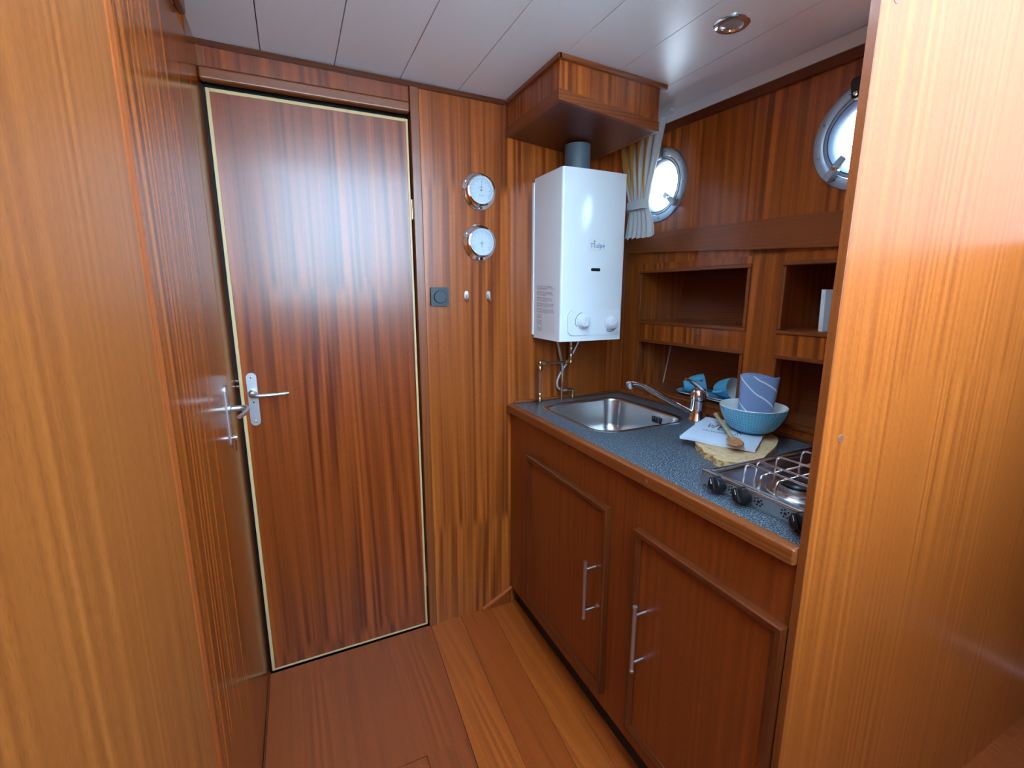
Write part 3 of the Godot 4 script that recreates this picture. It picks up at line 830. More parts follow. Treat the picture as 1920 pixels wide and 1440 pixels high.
# ------------------------------------------------------------------ water heater
func water_heater():
	var x0 := 1.046
	var x1 := 1.320
	var h := thing("water_heater", Vector3(1.183, 1.168, 0.11), "white gas water heater hanging above the sink", "water heater")
	var up := Transform3D.IDENTITY
	# casing: slightly bowed front, rounded front edges
	var pl := PackedVector2Array()
	pl.append(Vector2(x0, 0.014))
	pl.append(Vector2(x1, 0.014))
	for i in 6:
		var a := PI / 2 * i / 5.0
		pl.append(Vector2(x1 - 0.009 + 0.009 * cos(a), 0.209 + 0.009 * sin(a)))
	for i in range(1, 12):
		var f := i / 12.0
		pl.append(Vector2(lerpf(x1 - 0.009, x0 + 0.009, f), 0.218 + 0.0035 * sin(PI * f)))
	for i in 6:
		var a := PI / 2 + PI / 2 * i / 5.0
		pl.append(Vector2(x0 + 0.009 + 0.009 * cos(a), 0.209 + 0.009 * sin(a)))
	var body := part(h, "casing", mb(1, up).prism(pl, 1.168, 1.765, true), M.enamel)
	part(h, "back_plate", mb().box(Vector3(x0 - 0.004, 1.180, 0.0008), Vector3(x1 + 0.004, 1.752, 0.0138)), M.enamel)
	part(h, "flue_pipe", mb().lathe([Vector2(0.0, 1.7652), Vector2(0.047, 1.7652), Vector2(0.047, 1.861), Vector2(0.0, 1.861)], 40, Transform3D(Basis.IDENTITY, Vector3(1.170, 0.0095, 0.112))), M.grey_plastic)
	var co := part(h, "draught_hood", mb().box(Vector3(1.12, 1.7652, 0.055), Vector3(1.262, 1.778, 0.170), 0.003), M.steel)
	for i in 6:
		part(co, "slot", mb().box(Vector3(1.13 + i * 0.02, 1.770, 0.1695), Vector3(1.142 + i * 0.02, 1.774, 0.1703)), M.black)
	part(body, "sight_window", mb(1, Transform3D(Basis(Vector3.RIGHT, PI / 2), Vector3.ZERO)).prism(rounded(1.170, 1.210, -1.4315, -1.4205, 0.0035, 4), 0.2195, 0.2222), M.black)
	# control panel with two knobs
	var cp := part(h, "control_panel", mb(1, Transform3D(Basis(Vector3.RIGHT, PI / 2), Vector3.ZERO)).prism(rounded(1.074, 1.309, -1.281, -1.190, 0.024, 7), 0.2165, 0.2250), M.enamel)
	for k in [[1.139, 1.240, 0.0], [1.262, 1.232, 2.4]]:
		var at := up_to(Vector3(0, 0, 1), Vector3(k[0], k[1], 0.225))
		var kn := part(cp, "knob", mb().lathe([Vector2(0.027, 0.0), Vector2(0.027, 0.008), Vector2(0.0235, 0.011), Vector2(0.021, 0.021), Vector2(0.018, 0.024), Vector2(0.0, 0.0245)], 36, at), M.knob_white)
		part(kn, "grip", mb(1, at * Transform3D(Basis(Vector3.UP, k[2]), Vector3.ZERO)).box(Vector3(-0.005, 0.022, -0.017), Vector3(0.005, 0.030, 0.017), 0.0025), M.knob_white)
		var arc := mb(1, at * Transform3D(Basis(Vector3.UP, k[2] + 0.6), Vector3.ZERO))
		arc.lathe([Vector2(0.0315, 0.0), Vector2(0.0315, 0.0006), Vector2(0.0335, 0.0006), Vector2(0.0335, 0.0)], 18, Transform3D.IDENTITY, 2.0)
		part(cp, "scale_mark", arc, M.print_grey)
	# maker's label
	var lb := part(body, "maker_label", mb().box(Vector3(1.158, 1.494, 0.2185), Vector3(1.232, 1.534, 0.2222), 0.0003), M.sticker)
	text_part(lb, "lettering", "TTulpe", Transform3D(Basis.IDENTITY, Vector3(1.195, 1.510, 0.2224)), 0.021, M.print_blue)
	var fl := mb(1, up_to(Vector3(0, 0, 1), Vector3(1.181, 1.524, 0.2222)))
	fl.lathe([Vector2(0.0, 0.0004), Vector2(0.0040, 0.0004), Vector2(0.0042, 0.0)], 12, Transform3D(Basis.from_scale(Vector3(0.75, 1, 1.2)), Vector3.ZERO))
	part(lb, "emblem", fl, M.print_gold)
	# printed notice on the left side
	var nt := MB.new()
	var q := [Vector3(x0 - 0.0006, 1.372, 0.040), Vector3(x0 - 0.0006, 1.366, 0.178), Vector3(x0 - 0.0006, 1.192, 0.178), Vector3(x0 - 0.0006, 1.198, 0.040)]
	var nl := Vector3(-1, 0, 0)
	nt.tri(q[0], q[1], q[2], nl, nl, nl, Vector2(0, 0), Vector2(1, 0), Vector2(1, 1))
	nt.tri(q[0], q[2], q[3], nl, nl, nl, Vector2(0, 0), Vector2(1, 1), Vector2(0, 1))
	part(body, "printed_notice", nt, M.notice)

func text_part(parent: Node3D, called: String, txt: String, at: Transform3D, height: float, m: Material):
	var tm := TextMesh.new()
	tm.text = txt
	var f := SystemFont.new()
	f.font_names = PackedStringArray(["Droid Sans"])
	tm.font = f
	tm.font_size = 64
	tm.pixel_size = height / 64.0
	tm.depth = 0.0006
	tm.material = m
	var o := MeshInstance3D.new()
	o.mesh = tm
	o.name = called
	parent.add_child(o, true)
	o.global_transform = at
	return o

func pipes():
	# copper gas line from the worktop up and across to the heater
	var z := 0.050
	var g := thing("gas_pipe", Vector3(1.05, 0.9, z), "copper gas pipe with brass elbows below the heater", "pipe")
	part(g, "riser", mb().tube([Vector3(1.058, 0.90, z), Vector3(1.058, 1.058, z)], 0.0055, 12), M.copper)
	part(g, "crossing", mb(0).tube([Vector3(1.058, 1.068, z), Vector3(1.196, 1.064, z)], 0.0055, 12), M.copper)
	part(g, "riser", mb().tube([Vector3(1.202, 1.064, z), Vector3(1.202, 1.168, z)], 0.006, 12), M.copper)
	for f in [[Vector3(1.058, 0.918, z), 0.020, 0.010], [Vector3(1.058, 0.940, z), 0.012, 0.011], [Vector3(1.058, 1.045, z), 0.018, 0.011], [Vector3(1.202, 1.088, z), 0.022, 0.011], [Vector3(1.202, 1.120, z), 0.014, 0.011]]:
		var c: Vector3 = f[0]
		part(g, "fitting", mb().lathe([Vector2(0, -f[1] * 0.5), Vector2(f[2] * 0.85, -f[1] * 0.5), Vector2(f[2], -f[1] * 0.3), Vector2(f[2], f[1] * 0.3), Vector2(f[2] * 0.85, f[1] * 0.5), Vector2(0, f[1] * 0.5)], 6, Transform3D(Basis.IDENTITY, c)), M.brass)
	for x in [1.074, 1.182]:
		part(g, "fitting", mb().lathe([Vector2(0, -0.008), Vector2(0.010, -0.008), Vector2(0.011, 0.0), Vector2(0.010, 0.008), Vector2(0, 0.008)], 6, up_to(Vector3(1, 0, 0), Vector3(x, 1.0665, z))), M.brass)
	for p in [Vector3(1.058, 1.068, z), Vector3(1.202, 1.064, z)]:
		part(g, "elbow", mb().lathe([Vector2(0, -0.009), Vector2(0.0065, -0.0065), Vector2(0.009, 0), Vector2(0.0065, 0.0065), Vector2(0, 0.009)], 14, Transform3D(Basis.IDENTITY, p)), M.brass)
	part(g, "connector", mb().lathe([Vector2(0.0, 1.132), Vector2(0.010, 1.132), Vector2(0.010, 1.168), Vector2(0.0, 1.168)], 6, Transform3D(Basis.IDENTITY, Vector3(1.202, 0, z))), M.steel)
	# cold feed: hose from the left side of the heater, down to a thin riser
	var a := thing("water_hose", Vector3(1.165, 0.9, 0.035), "silver hose meeting a thin pipe left below the heater", "hose", "hoses below the heater")
	part(a, "hose", mb().tube(spline([Vector3(1.140, 1.168, 0.035), Vector3(1.158, 1.105, 0.033), Vector3(1.172, 1.050, 0.032), Vector3(1.174, 1.008, 0.032)], 6), 0.0055, 12), M.hose)
	part(a, "fitting", mb().lathe([Vector2(0, 0.98), Vector2(0.008, 0.98), Vector2(0.010, 0.99), Vector2(0.008, 1.010), Vector2(0.0, 1.010)], 6, Transform3D(Basis.IDENTITY, Vector3(1.174, 0, 0.032))), M.brass)
	part(a, "riser", mb().tube([Vector3(1.174, 0.98, 0.032), Vector3(1.170, 0.90, 0.034)], 0.0045, 10), M.copper)
	var b := thing("water_hose", Vector3(1.21, 0.9, 0.03), "silver hose looping to a brass elbow behind the sink", "hose", "hoses below the heater")
	part(b, "hose", mb().tube(spline([Vector3(1.262, 1.168, 0.030), Vector3(1.222, 1.085, 0.024), Vector3(1.186, 1.030, 0.016), Vector3(1.163, 0.985, 0.013), Vector3(1.163, 0.955, 0.015), Vector3(1.184, 0.940, 0.020), Vector3(1.207, 0.940, 0.022)], 7), 0.0055, 12), M.hose)
	part(b, "ferrule", mb().lathe([Vector2(0, -0.010), Vector2(0.008, -0.010), Vector2(0.008, 0.010), Vector2(0, 0.010)], 12, up_to(Vector3(1, 0, 0), Vector3(1.212, 0.940, 0.022))), M.steel)
	part(b, "elbow", mb().tube(spline([Vector3(1.222, 0.940, 0.022), Vector3(1.230, 0.939, 0.022), Vector3(1.233, 0.932, 0.022), Vector3(1.233, 0.916, 0.022)], 4), 0.0075, 12), M.brass)
	part(b, "nut", mb().lathe([Vector2(0, 0.9005), Vector2(0.009, 0.9005), Vector2(0.010, 0.908), Vector2(0.009, 0.918), Vector2(0, 0.918)], 6, Transform3D(Basis.IDENTITY, Vector3(1.233, 0, 0.022))), M.brass)

# ------------------------------------------------------------------ small fittings on the back wall
func wall_fittings():
	var lab := ["upper round chrome gauge with a single upright pointer on the back wall", "lower round chrome gauge on the back wall, just above the hooks"]
	for k in 2:
		var c := Vector3(0.823, 1.703 if k == 0 else 1.525, 0.0)
		var at := up_to(Vector3(0, 0, 1), c)
		var o := thing("wall_gauge", c, lab[k], "gauge", "round chrome gauges")
		part(o, "case", mb().lathe([Vector2(0, 0.0004), Vector2(0.064, 0.0004), Vector2(0.0645, 0.004), Vector2(0.061, 0.008), Vector2(0.054, 0.010), Vector2(0.050, 0.014), Vector2(0.050, 0.024)], 56, at), M.chrome)
		part(o, "bezel", mb().lathe([Vector2(0.0502, 0.020), Vector2(0.0535, 0.022), Vector2(0.0545, 0.027), Vector2(0.0525, 0.032), Vector2(0.048, 0.034), Vector2(0.0455, 0.031), Vector2(0.0450, 0.0275)], 56, at), M.chrome)
		var dl := MB.new()
		dl.xf = Transform3D(Basis.IDENTITY, c + Vector3(0, 0, 0.0270))
		for i in 48:
			var a := TAU * i / 48
			var b := TAU * (i + 1) / 48
			var pa := Vector2(cos(a), sin(a))
			var pb := Vector2(cos(b), sin(b))
			var nz := Vector3(0, 0, 1)
			dl.tri(Vector3.ZERO, Vector3(pa.x, pa.y, 0) * 0.0455, Vector3(pb.x, pb.y, 0) * 0.0455, nz, nz, nz, Vector2(0.5, 0.5), Vector2(0.5 + pa.x * 0.5, 0.5 - pa.y * 0.5), Vector2(0.5 + pb.x * 0.5, 0.5 - pb.y * 0.5))
		var di := part(o, "dial", dl, M["dial_%d" % k])
		var ang: float = [0.10, 0.0][k]
		var hx := Transform3D(Basis(Vector3(0, 0, 1), -ang), c)
		if k == 0:
			part(di, "hand", mb(1, hx).box(Vector3(-0.0006, -0.004, 0.0283), Vector3(0.0006, 0.032, 0.0289)), M.print_grey)
		else:
			part(di, "hand", mb(1, hx).box(Vector3(-0.0005, -0.020, 0.0283), Vector3(0.0005, 0.004, 0.0289)), M.print_grey)
		part(di, "hand_pin", mb().lathe([Vector2(0.0, 0.0296), Vector2(0.0030, 0.0294), Vector2(0.0034, 0.0272)], 16, at), M.steel)
		part(o, "glass_cover", mb().lathe([Vector2(0.0, 0.0316), Vector2(0.020, 0.0314), Vector2(0.0460, 0.0306)], 40, at), M.glass)
		for a in [0.5, 2.6, 4.7]:
			part(o, "screw", mb().lathe([Vector2(0, 0.0095), Vector2(0.0024, 0.0090), Vector2(0.0028, 0.0070)], 10, up_to(Vector3(0, 0, 1), c + Vector3(cos(a), sin(a), 0) * 0.0585)), M.steel)
	var s := thing("dimmer_switch", Vector3(0.664, 1.297, 0), "dark grey square dimmer switch with a round dial", "switch")
	part(s, "plate", mb(1, Transform3D(Basis(Vector3.RIGHT, PI / 2), Vector3.ZERO)).prism(rounded(0.631, 0.697, -1.363, -1.297, 0.006, 5), 0.0006, 0.013), M.switch)
	part(s, "dial", mb().lathe([Vector2(0.0225, 0.0131), Vector2(0.0225, 0.018), Vector2(0.021, 0.020), Vector2(0.0, 0.020)], 40, up_to(Vector3(0, 0, 1), Vector3(0.664, 1.329, 0))), M.switch)
	for k in 2:
		var x: float = [0.769, 0.857][k]
		var h := thing("hook", Vector3(x, 1.318, 0), ["small steel hook nearer the dimmer switch", "small steel hook nearer the water heater"][k], "hook", "coat hooks on the back wall")
		part(h, "plate", mb(1, Transform3D(Basis(Vector3.RIGHT, PI / 2), Vector3.ZERO)).prism(rounded(x - 0.0075, x + 0.0075, -1.350, -1.320, 0.0073, 6), 0.0005, 0.003), M.steel_satin)
		part(h, "prong", mb().tube(spline([Vector3(x, 1.336, 0.003), Vector3(x, 1.326, 0.008), Vector3(x, 1.317, 0.014), Vector3(x, 1.3165, 0.020), Vector3(x, 1.322, 0.024)], 5), [0.005, 0.005, 0.005, 0.005, 0.005, 0.0048, 0.0048, 0.0047, 0.0047, 0.0046, 0.0045, 0.0045, 0.0044, 0.0043, 0.0042, 0.0042, 0.0041, 0.0041, 0.004, 0.004, 0.004], 10), M.steel_satin)

# ------------------------------------------------------------------ kitchen unit
func base_cabinet():
	var c := thing("base_cabinet", Vector3(1.2, 0.078, 0.6), "mahogany base cabinet with two framed doors below the worktop", "cabinet")
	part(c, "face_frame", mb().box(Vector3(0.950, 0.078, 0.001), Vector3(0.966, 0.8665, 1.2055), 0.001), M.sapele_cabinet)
	part(c, "bottom", mb(2).box(Vector3(0.967, 0.078, 0.001), Vector3(1.50, 0.094, 1.2055)), M.sapele_dark)
	part(c, "end_panel", mb().box(Vector3(0.967, 0.095, 1.190), Vector3(1.50, 0.72, 1.2055)), M.sapele_dark)
	part(c, "plinth", mb(2).box(Vector3(0.974, 0.0005, 0.001), Vector3(0.986, 0.0775, 1.2055)), M.black_rubber)
	for k in [[0.182, 0.682, 1], [0.797, 1.2045, -1]]:
		var z0: float = k[0]
		var z1: float = k[1]
		var y0 := 0.135
		var y1 := 0.746
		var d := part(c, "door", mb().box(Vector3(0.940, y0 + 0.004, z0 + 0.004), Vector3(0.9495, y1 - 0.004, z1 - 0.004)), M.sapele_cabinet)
		var fr := 0.024
		# mitred frame: a moulding with an outer bevel falling towards the panel
		for side in 4:
			var m := mb(2 if side < 2 else 1)
			var P := func(out: float, depth: float, e: float) -> Vector3:
				# out: 0 at the outer edge .. fr at the inner edge; e: -1 / +1 along the side
				var zz := (z0 + out if e < 0 else z1 - out)
				var yy := (y0 + out if e < 0 else y1 - out)
				match side:
					0: return Vector3(depth, y1 - out, zz)
					1: return Vector3(depth, y0 + out, zz)
					2: return Vector3(depth, yy, z0 + out)
				return Vector3(depth, yy, z1 - out)
			var prof := [[0.0, 0.9495], [0.0, 0.9315], [0.003, 0.9285], [0.013, 0.9285], [fr, 0.9365], [fr, 0.9495]]
			for i in prof.size() - 1:
				var A: Vector3 = P.call(prof[i][0], prof[i][1], -1.0)
				var Bq: Vector3 = P.call(prof[i][0], prof[i][1], 1.0)
				var C: Vector3 = P.call(prof[i + 1][0], prof[i + 1][1], 1.0)
				var D: Vector3 = P.call(prof[i + 1][0], prof[i + 1][1], -1.0)
				var nn := (C - A).cross(Bq - D).normalized()
				var mid: Vector3 = (P.call(0.012, 0.945, -1.0) + P.call(0.012, 0.945, 1.0)) * 0.5
				if nn.dot((A + Bq + C + D) * 0.25 - mid) < 0.0: nn = -nn
				m.quad(A, Bq, C, D, nn)
			part(d, "frame_moulding", m, M.mahogany_dark)
		var hz := (0.628 if k[2] > 0 else 0.850)
		var hb := part(d, "handle", mb().tube([Vector3(0.903, 0.374, hz), Vector3(0.903, 0.560, hz)], 0.0055, 14), M.steel_satin, "brushed steel bar handle")
		for y in [0.374, 0.560]:
			part(hb, "end_cap", mb().lathe([Vector2(0, -0.003), Vector2(0.0062, -0.003), Vector2(0.0062, 0.003), Vector2(0, 0.003)], 14, Transform3D(Basis.IDENTITY, Vector3(0.903, y, hz))), M.steel_satin)
		for y in [0.398, 0.536]:
			part(hb, "post", mb().tube([Vector3(0.903, y, hz), Vector3(0.9398, y, hz)], 0.0035, 10), M.steel_satin)

func worktop():
	var w := thing("worktop", Vector3(1.2, 0.867, 0.6), "dark blue speckled laminate worktop with a mahogany front edge", "worktop")
	var back := func(z: float) -> float: return 1.5035 + 0.05 * z
	var o := PackedVector2Array([Vector2(0.961, 0.001), Vector2(back.call(0.0), 0.001), Vector2(back.call(0.62), 0.62), Vector2(0.961, 0.62)])
	var m := mb(0)
	part(w, "slab", m.plate_hole(o, rounded(1.046, 1.409, 0.086, 0.494, 0.068), Vector2(1.23, 0.29), 0.868, 0.900), M.laminate)
	var m2 := mb(0)
	m2.off = m.off
	m2.hexa([Vector3(0.961, 0.868, 0.62), Vector3(back.call(0.62), 0.868, 0.62), Vector3(back.call(1.2055), 0.868, 1.2055), Vector3(0.961, 0.868, 1.2055), Vector3(0.961, 0.900, 0.62), Vector3(back.call(0.62), 0.900, 0.62), Vector3(back.call(1.2055), 0.900, 1.2055), Vector3(0.961, 0.900, 1.2055)])
	part(w, "slab", m2, M.laminate)
	part(w, "front_edge", mb(2).box(Vector3(0.932, 0.8675, 0.001), Vector3(0.9608, 0.9035, 1.2055), 0.006), M.mahogany)
	for z in [0.47, 0.83]:
		part(w, "dowel_plug", mb().lathe([Vector2(0, 0.0006), Vector2(0.0050, 0.0006), Vector2(0.0052, 0.0)], 16, up_to(Vector3(-1, 0, 0), Vector3(0.932, 0.886, z))), M.plug)
	part(w, "back_bead", mb(0).box(Vector3(0.962, 0.9005, 0.001), Vector3(1.495, 0.912, 0.010), 0.003), M.mahogany)

func sink():
	var s := thing("sink", Vector3(1.228, 0.77, 0.29), "square stainless steel sink set into the worktop", "sink")
	# rim and bowl as rings of rounded rectangles
	var ring := func(x0: float, x1: float, z0: float, z1: float, r: float, y: float) -> Array:
		var out := []
		for p in rounded(x0, x1, z0, z1, r, 9): out.append(Vector3(p.x, y, p.y))
		return out
	var loops := [ring.call(1.030, 1.425, 0.070, 0.510, 0.080, 0.9006), ring.call(1.033, 1.422, 0.073, 0.507, 0.078, 0.9030), ring.call(1.041, 1.414, 0.081, 0.499, 0.072, 0.9035), ring.call(1.047, 1.408, 0.087, 0.493, 0.067, 0.9000)]
	var bowl := [loops[3], ring.call(1.050, 1.405, 0.090, 0.490, 0.065, 0.892), ring.call(1.060, 1.395, 0.100, 0.480, 0.060, 0.800), ring.call(1.066, 1.389, 0.106, 0.474, 0.058, 0.775), ring.call(1.080, 1.375, 0.120, 0.460, 0.050, 0.757), ring.call(1.105, 1.350, 0.145, 0.435, 0.040, 0.752)]
	var skin := func(L: Array, ctr: Vector3, inward: bool) -> MB:
		var m := mb(0)
		var k: int = L[0].size()
		var nr := []
		for i in L.size():
			var row := []
			for j in k:
				var du: Vector3 = L[i][(j + 1) % k] - L[i][(j + k - 1) % k]
				var dv: Vector3 = L[mini(i + 1, L.size() - 1)][j] - L[maxi(i - 1, 0)][j]
				var q := du.cross(dv).normalized()
				if inward and q.dot(ctr - L[i][j]) < 0.0: q = -q
				if not inward and q.y < 0.0: q = -q
				row.append(q)
			nr.append(row)
		for i in L.size() - 1:
			for j in k:
				var j2 := (j + 1) % k
				m.quadn(L[i][j], L[i][j2], L[i + 1][j2], L[i + 1][j], nr[i][j], nr[i][j2], nr[i + 1][j2], nr[i + 1][j])
		return m
	part(s, "rim", skin.call(loops, Vector3(1.23, 3, 0.29), false), M.steel)
	var bm: MB = skin.call(bowl, Vector3(1.2275, 0.95, 0.29), true)
	var bot: Array = bowl[5]
	for j in bot.size():
		bm.tri(Vector3(1.2275, 0.750, 0.29), bot[j], bot[(j + 1) % bot.size()], Vector3.UP, Vector3.UP, Vector3.UP)
	part(s, "bowl", bm, M.steel)
	part(s, "drain", mb().lathe([Vector2(0.0, 0.753), Vector2(0.030, 0.7535), Vector2(0.040, 0.756), Vector2(0.042, 0.752)], 32, Transform3D(Basis.IDENTITY, Vector3(1.2275, 0, 0.29))), M.chrome)
	# overflow: four slots in the wall of the bowl on the far right
	for k in 4:
		part(s, "overflow_slot", mb().box(Vector3(1.3965, 0.856, 0.330 + k * 0.013), Vector3(1.4005, 0.880, 0.3345 + k * 0.013), 0.001), M.black)

func tap():
	var b := Vector3(1.444, 0.9, 0.505)
	var t := thing("mixer_tap", b, "chrome single-lever mixer tap beside the sink", "tap")
	part(t, "body", mb().lathe([Vector2(0, 0.0005), Vector2(0.031, 0.0005), Vector2(0.031, 0.005), Vector2(0.0275, 0.009), Vector2(0.0265, 0.050), Vector2(0.0265, 0.074), Vector2(0.0, 0.074)], 40, Transform3D(Basis.IDENTITY, b)), M.chrome)
	part(t, "cartridge_cap", mb().lathe([Vector2(0.0272, 0.0755), Vector2(0.0282, 0.080), Vector2(0.0275, 0.100), Vector2(0.022, 0.112), Vector2(0.011, 0.117), Vector2(0.0, 0.118)], 40, Transform3D(Basis.IDENTITY, b)), M.chrome)
	# spout: leaves the body low down, rises straight and bends down over the sink
	var dir := Vector3(-0.215, 0, -0.055).normalized()
	var pts := [b + Vector3(0, 0.026, 0) + dir * 0.014, b + Vector3(0, 0.058, 0) + dir * 0.078, b + Vector3(0, 0.092, 0) + dir * 0.140, b + Vector3(0, 0.120, 0) + dir * 0.190, b + Vector3(0, 0.136, 0) + dir * 0.222, b + Vector3(0, 0.141, 0) + dir * 0.244, b + Vector3(0, 0.140, 0) + dir * 0.258]
	part(t, "spout", mb().tube(spline(pts, 7), 0.0085, 16), M.chrome)
	part(t, "aerator", mb().lathe([Vector2(0.0, -0.014), Vector2(0.0105, -0.014), Vector2(0.0115, -0.010), Vector2(0.0115, 0.007), Vector2(0.008, 0.010), Vector2(0.0, 0.011)], 24, Transform3D(Basis(Vector3(0, 0, 1), 0.2), b + Vector3(0, 0.139, 0) + dir * 0.262)), M.chrome)
	# lever: a broad tongue rising from the cap towards the sink
	var lf := func(u: float, v: float) -> Vector3:
		var w := lerpf(0.025, 0.010, pow(u, 0.7)) * (1.0 if u < 0.9 else sqrt(maxf(0.05, 1.0 - pow((u - 0.9) / 0.1, 2.0))))
		var sd := Vector3(dir.z, 0, -dir.x)
		return b + Vector3(0, 0.104 + 0.048 * u + 0.008 * sin(u * PI), 0) + dir * (0.074 * u - 0.018) + sd * (v - 0.5) * 2.0 * w - Vector3.UP * pow((v - 0.5) * 2.0, 2.0) * 0.010 * (1.0 - u)
	part(t, "lever", mb().cloth(lf, 20, 12, 0.007), M.chrome)

# ------------------------------------------------------------------ open shelves on the hull side
func shelf_unit():
	var u := thing("shelf_unit", WX * Vector3(0.1, 0.9, 0.55), "built-in mahogany shelf front with four open pigeonholes", "shelf")
	var T := 0.016
	var L := 1.15
	var s0 := 0.092
	var s1 := 0.595
	var s2 := 0.703
	var s3 := 1.08
	# face: stiles and rails
	for q in [[0.0, s0, 0.9005, 1.5005, "stile"], [s1, s2, 0.9005, 1.5005, "stile"], [s3, L, 0.9005, 1.5005, "stile"]]:
		part(u, q[4], mb(1, WX).box(Vector3(0, q[2], q[0]), Vector3(T, q[3], q[1])), M.sapele)
	for a in [[s0, s1], [s2, s3]]:
		for y in [[0.9005, 0.932], [1.151, 1.219], [1.434, 1.5005]]:
			part(u, "rail", mb(1, WX).box(Vector3(0.0004, y[0], a[0]), Vector3(T, y[1], a[1])), M.sapele)
	# mouldings round each opening, shelves and back boards
	var hull := func(y: float) -> float: return 0.168 + 0.2077 * (y - 0.933)
	for a in [[s0, s1], [s2, s3]]:
		for y in [[0.932, 1.151], [1.219, 1.434]]:
			for e in [[y[0] - 0.002, y[0] + 0.011], [y[1] - 0.011, y[1] + 0.002]]:
				part(u, "moulding", mb(2, WX).box(Vector3(-0.006, e[0], a[0] - 0.002), Vector3(T + 0.004, e[1], a[1] + 0.002), 0.003), M.mahogany)
			for e in [[a[0] - 0.002, a[0] + 0.011], [a[1] - 0.011, a[1] + 0.002]]:
				part(u, "moulding", mb(1, WX).box(Vector3(-0.0055, y[0] + 0.0112, e[0]), Vector3(T + 0.004, y[1] - 0.0112, e[1]), 0.003), M.mahogany)
			var bb := mb(2, WX)
			var z0: float = a[0] - 0.02
			var z1: float = a[1] + 0.02
			var ya: float = y[0] - 0.02
			var yc: float = y[1] + 0.03
			bb.hexa([Vector3(hull.call(ya), ya, z0), Vector3(hull.call(ya) + 0.008, ya, z0), Vector3(hull.call(ya) + 0.008, ya, z1), Vector3(hull.call(ya), ya, z1), Vector3(hull.call(yc), yc, z0), Vector3(hull.call(yc) + 0.008, yc, z0), Vector3(hull.call(yc) + 0.008, yc, z1), Vector3(hull.call(yc), yc, z1)])
			part(u, "back_board", bb, M.mahogany)
			# the board the pigeonhole's contents stand on
			part(u, "shelf_board", mb(2, WX).box(Vector3(T + 0.0045, y[0] - 0.002, z0), Vector3(hull.call(y[0]) - 0.002, y[0] + 0.0115, z1)), M.mahogany)
			part(u, "side_board", mb(1, WX).box(Vector3(T + 0.001, y[0] + 0.012, a[0] - 0.014), Vector3(0.30, y[1] + 0.028, a[0] - 0.0025)), M.sapele)
			part(u, "side_board", mb(1, WX).box(Vector3(T + 0.001, y[0] + 0.012, a[1] + 0.0025), Vector3(0.30, y[1] + 0.028, a[1] + 0.014)), M.sapele)
			part(u, "top_board", mb(2, WX).box(Vector3(T + 0.001, y[1] + 0.030, z0), Vector3(0.31, y[1] + 0.040, z1)), M.mahogany)
	# pale bead in the corner of the lower left pigeonhole
	var cb := mb(1, WX)
	cb.tube([Vector3(hull.call(0.945) - 0.003, 0.945, s0 + 0.0005), Vector3(hull.call(1.14) - 0.003, 1.14, s0 + 0.0005)], 0.0028, 8)
	part(u, "corner_bead", cb, M.caulk)
	for p in [[0.628, 1.476], [0.672, 1.472]]:
		part(u, "dowel_plug", mb().lathe([Vector2(0, 0.0006), Vector2(0.0050, 0.0006), Vector2(0.0052, 0.0)], 16, up_to(Vector3(-1, 0, 0.05), WX * Vector3(0, p[1], p[0]))), M.plug)
	part(u, "bottom_bead", mb(2, WX).box(Vector3(-0.012, 0.9006, 0.012), Vector3(-0.0005, 0.914, L), 0.004), M.mahogany)
	# white board leaning in the upper right pigeonhole
	var wb := mb(1, WX)
	wb.hexa([Vector3(0.030, 1.2315, 0.808), Vector3(0.16, 1.2315, 0.842), Vector3(0.156, 1.2315, 0.856), Vector3(0.026, 1.2315, 0.822), Vector3(0.034, 1.352, 0.802), Vector3(0.164, 1.352, 0.836), Vector3(0.160, 1.352, 0.850), Vector3(0.030, 1.352, 0.816)])
	mesh_thing("cutting_board", wb, M.white_board, "white board standing in the upper right pigeonhole", "board")

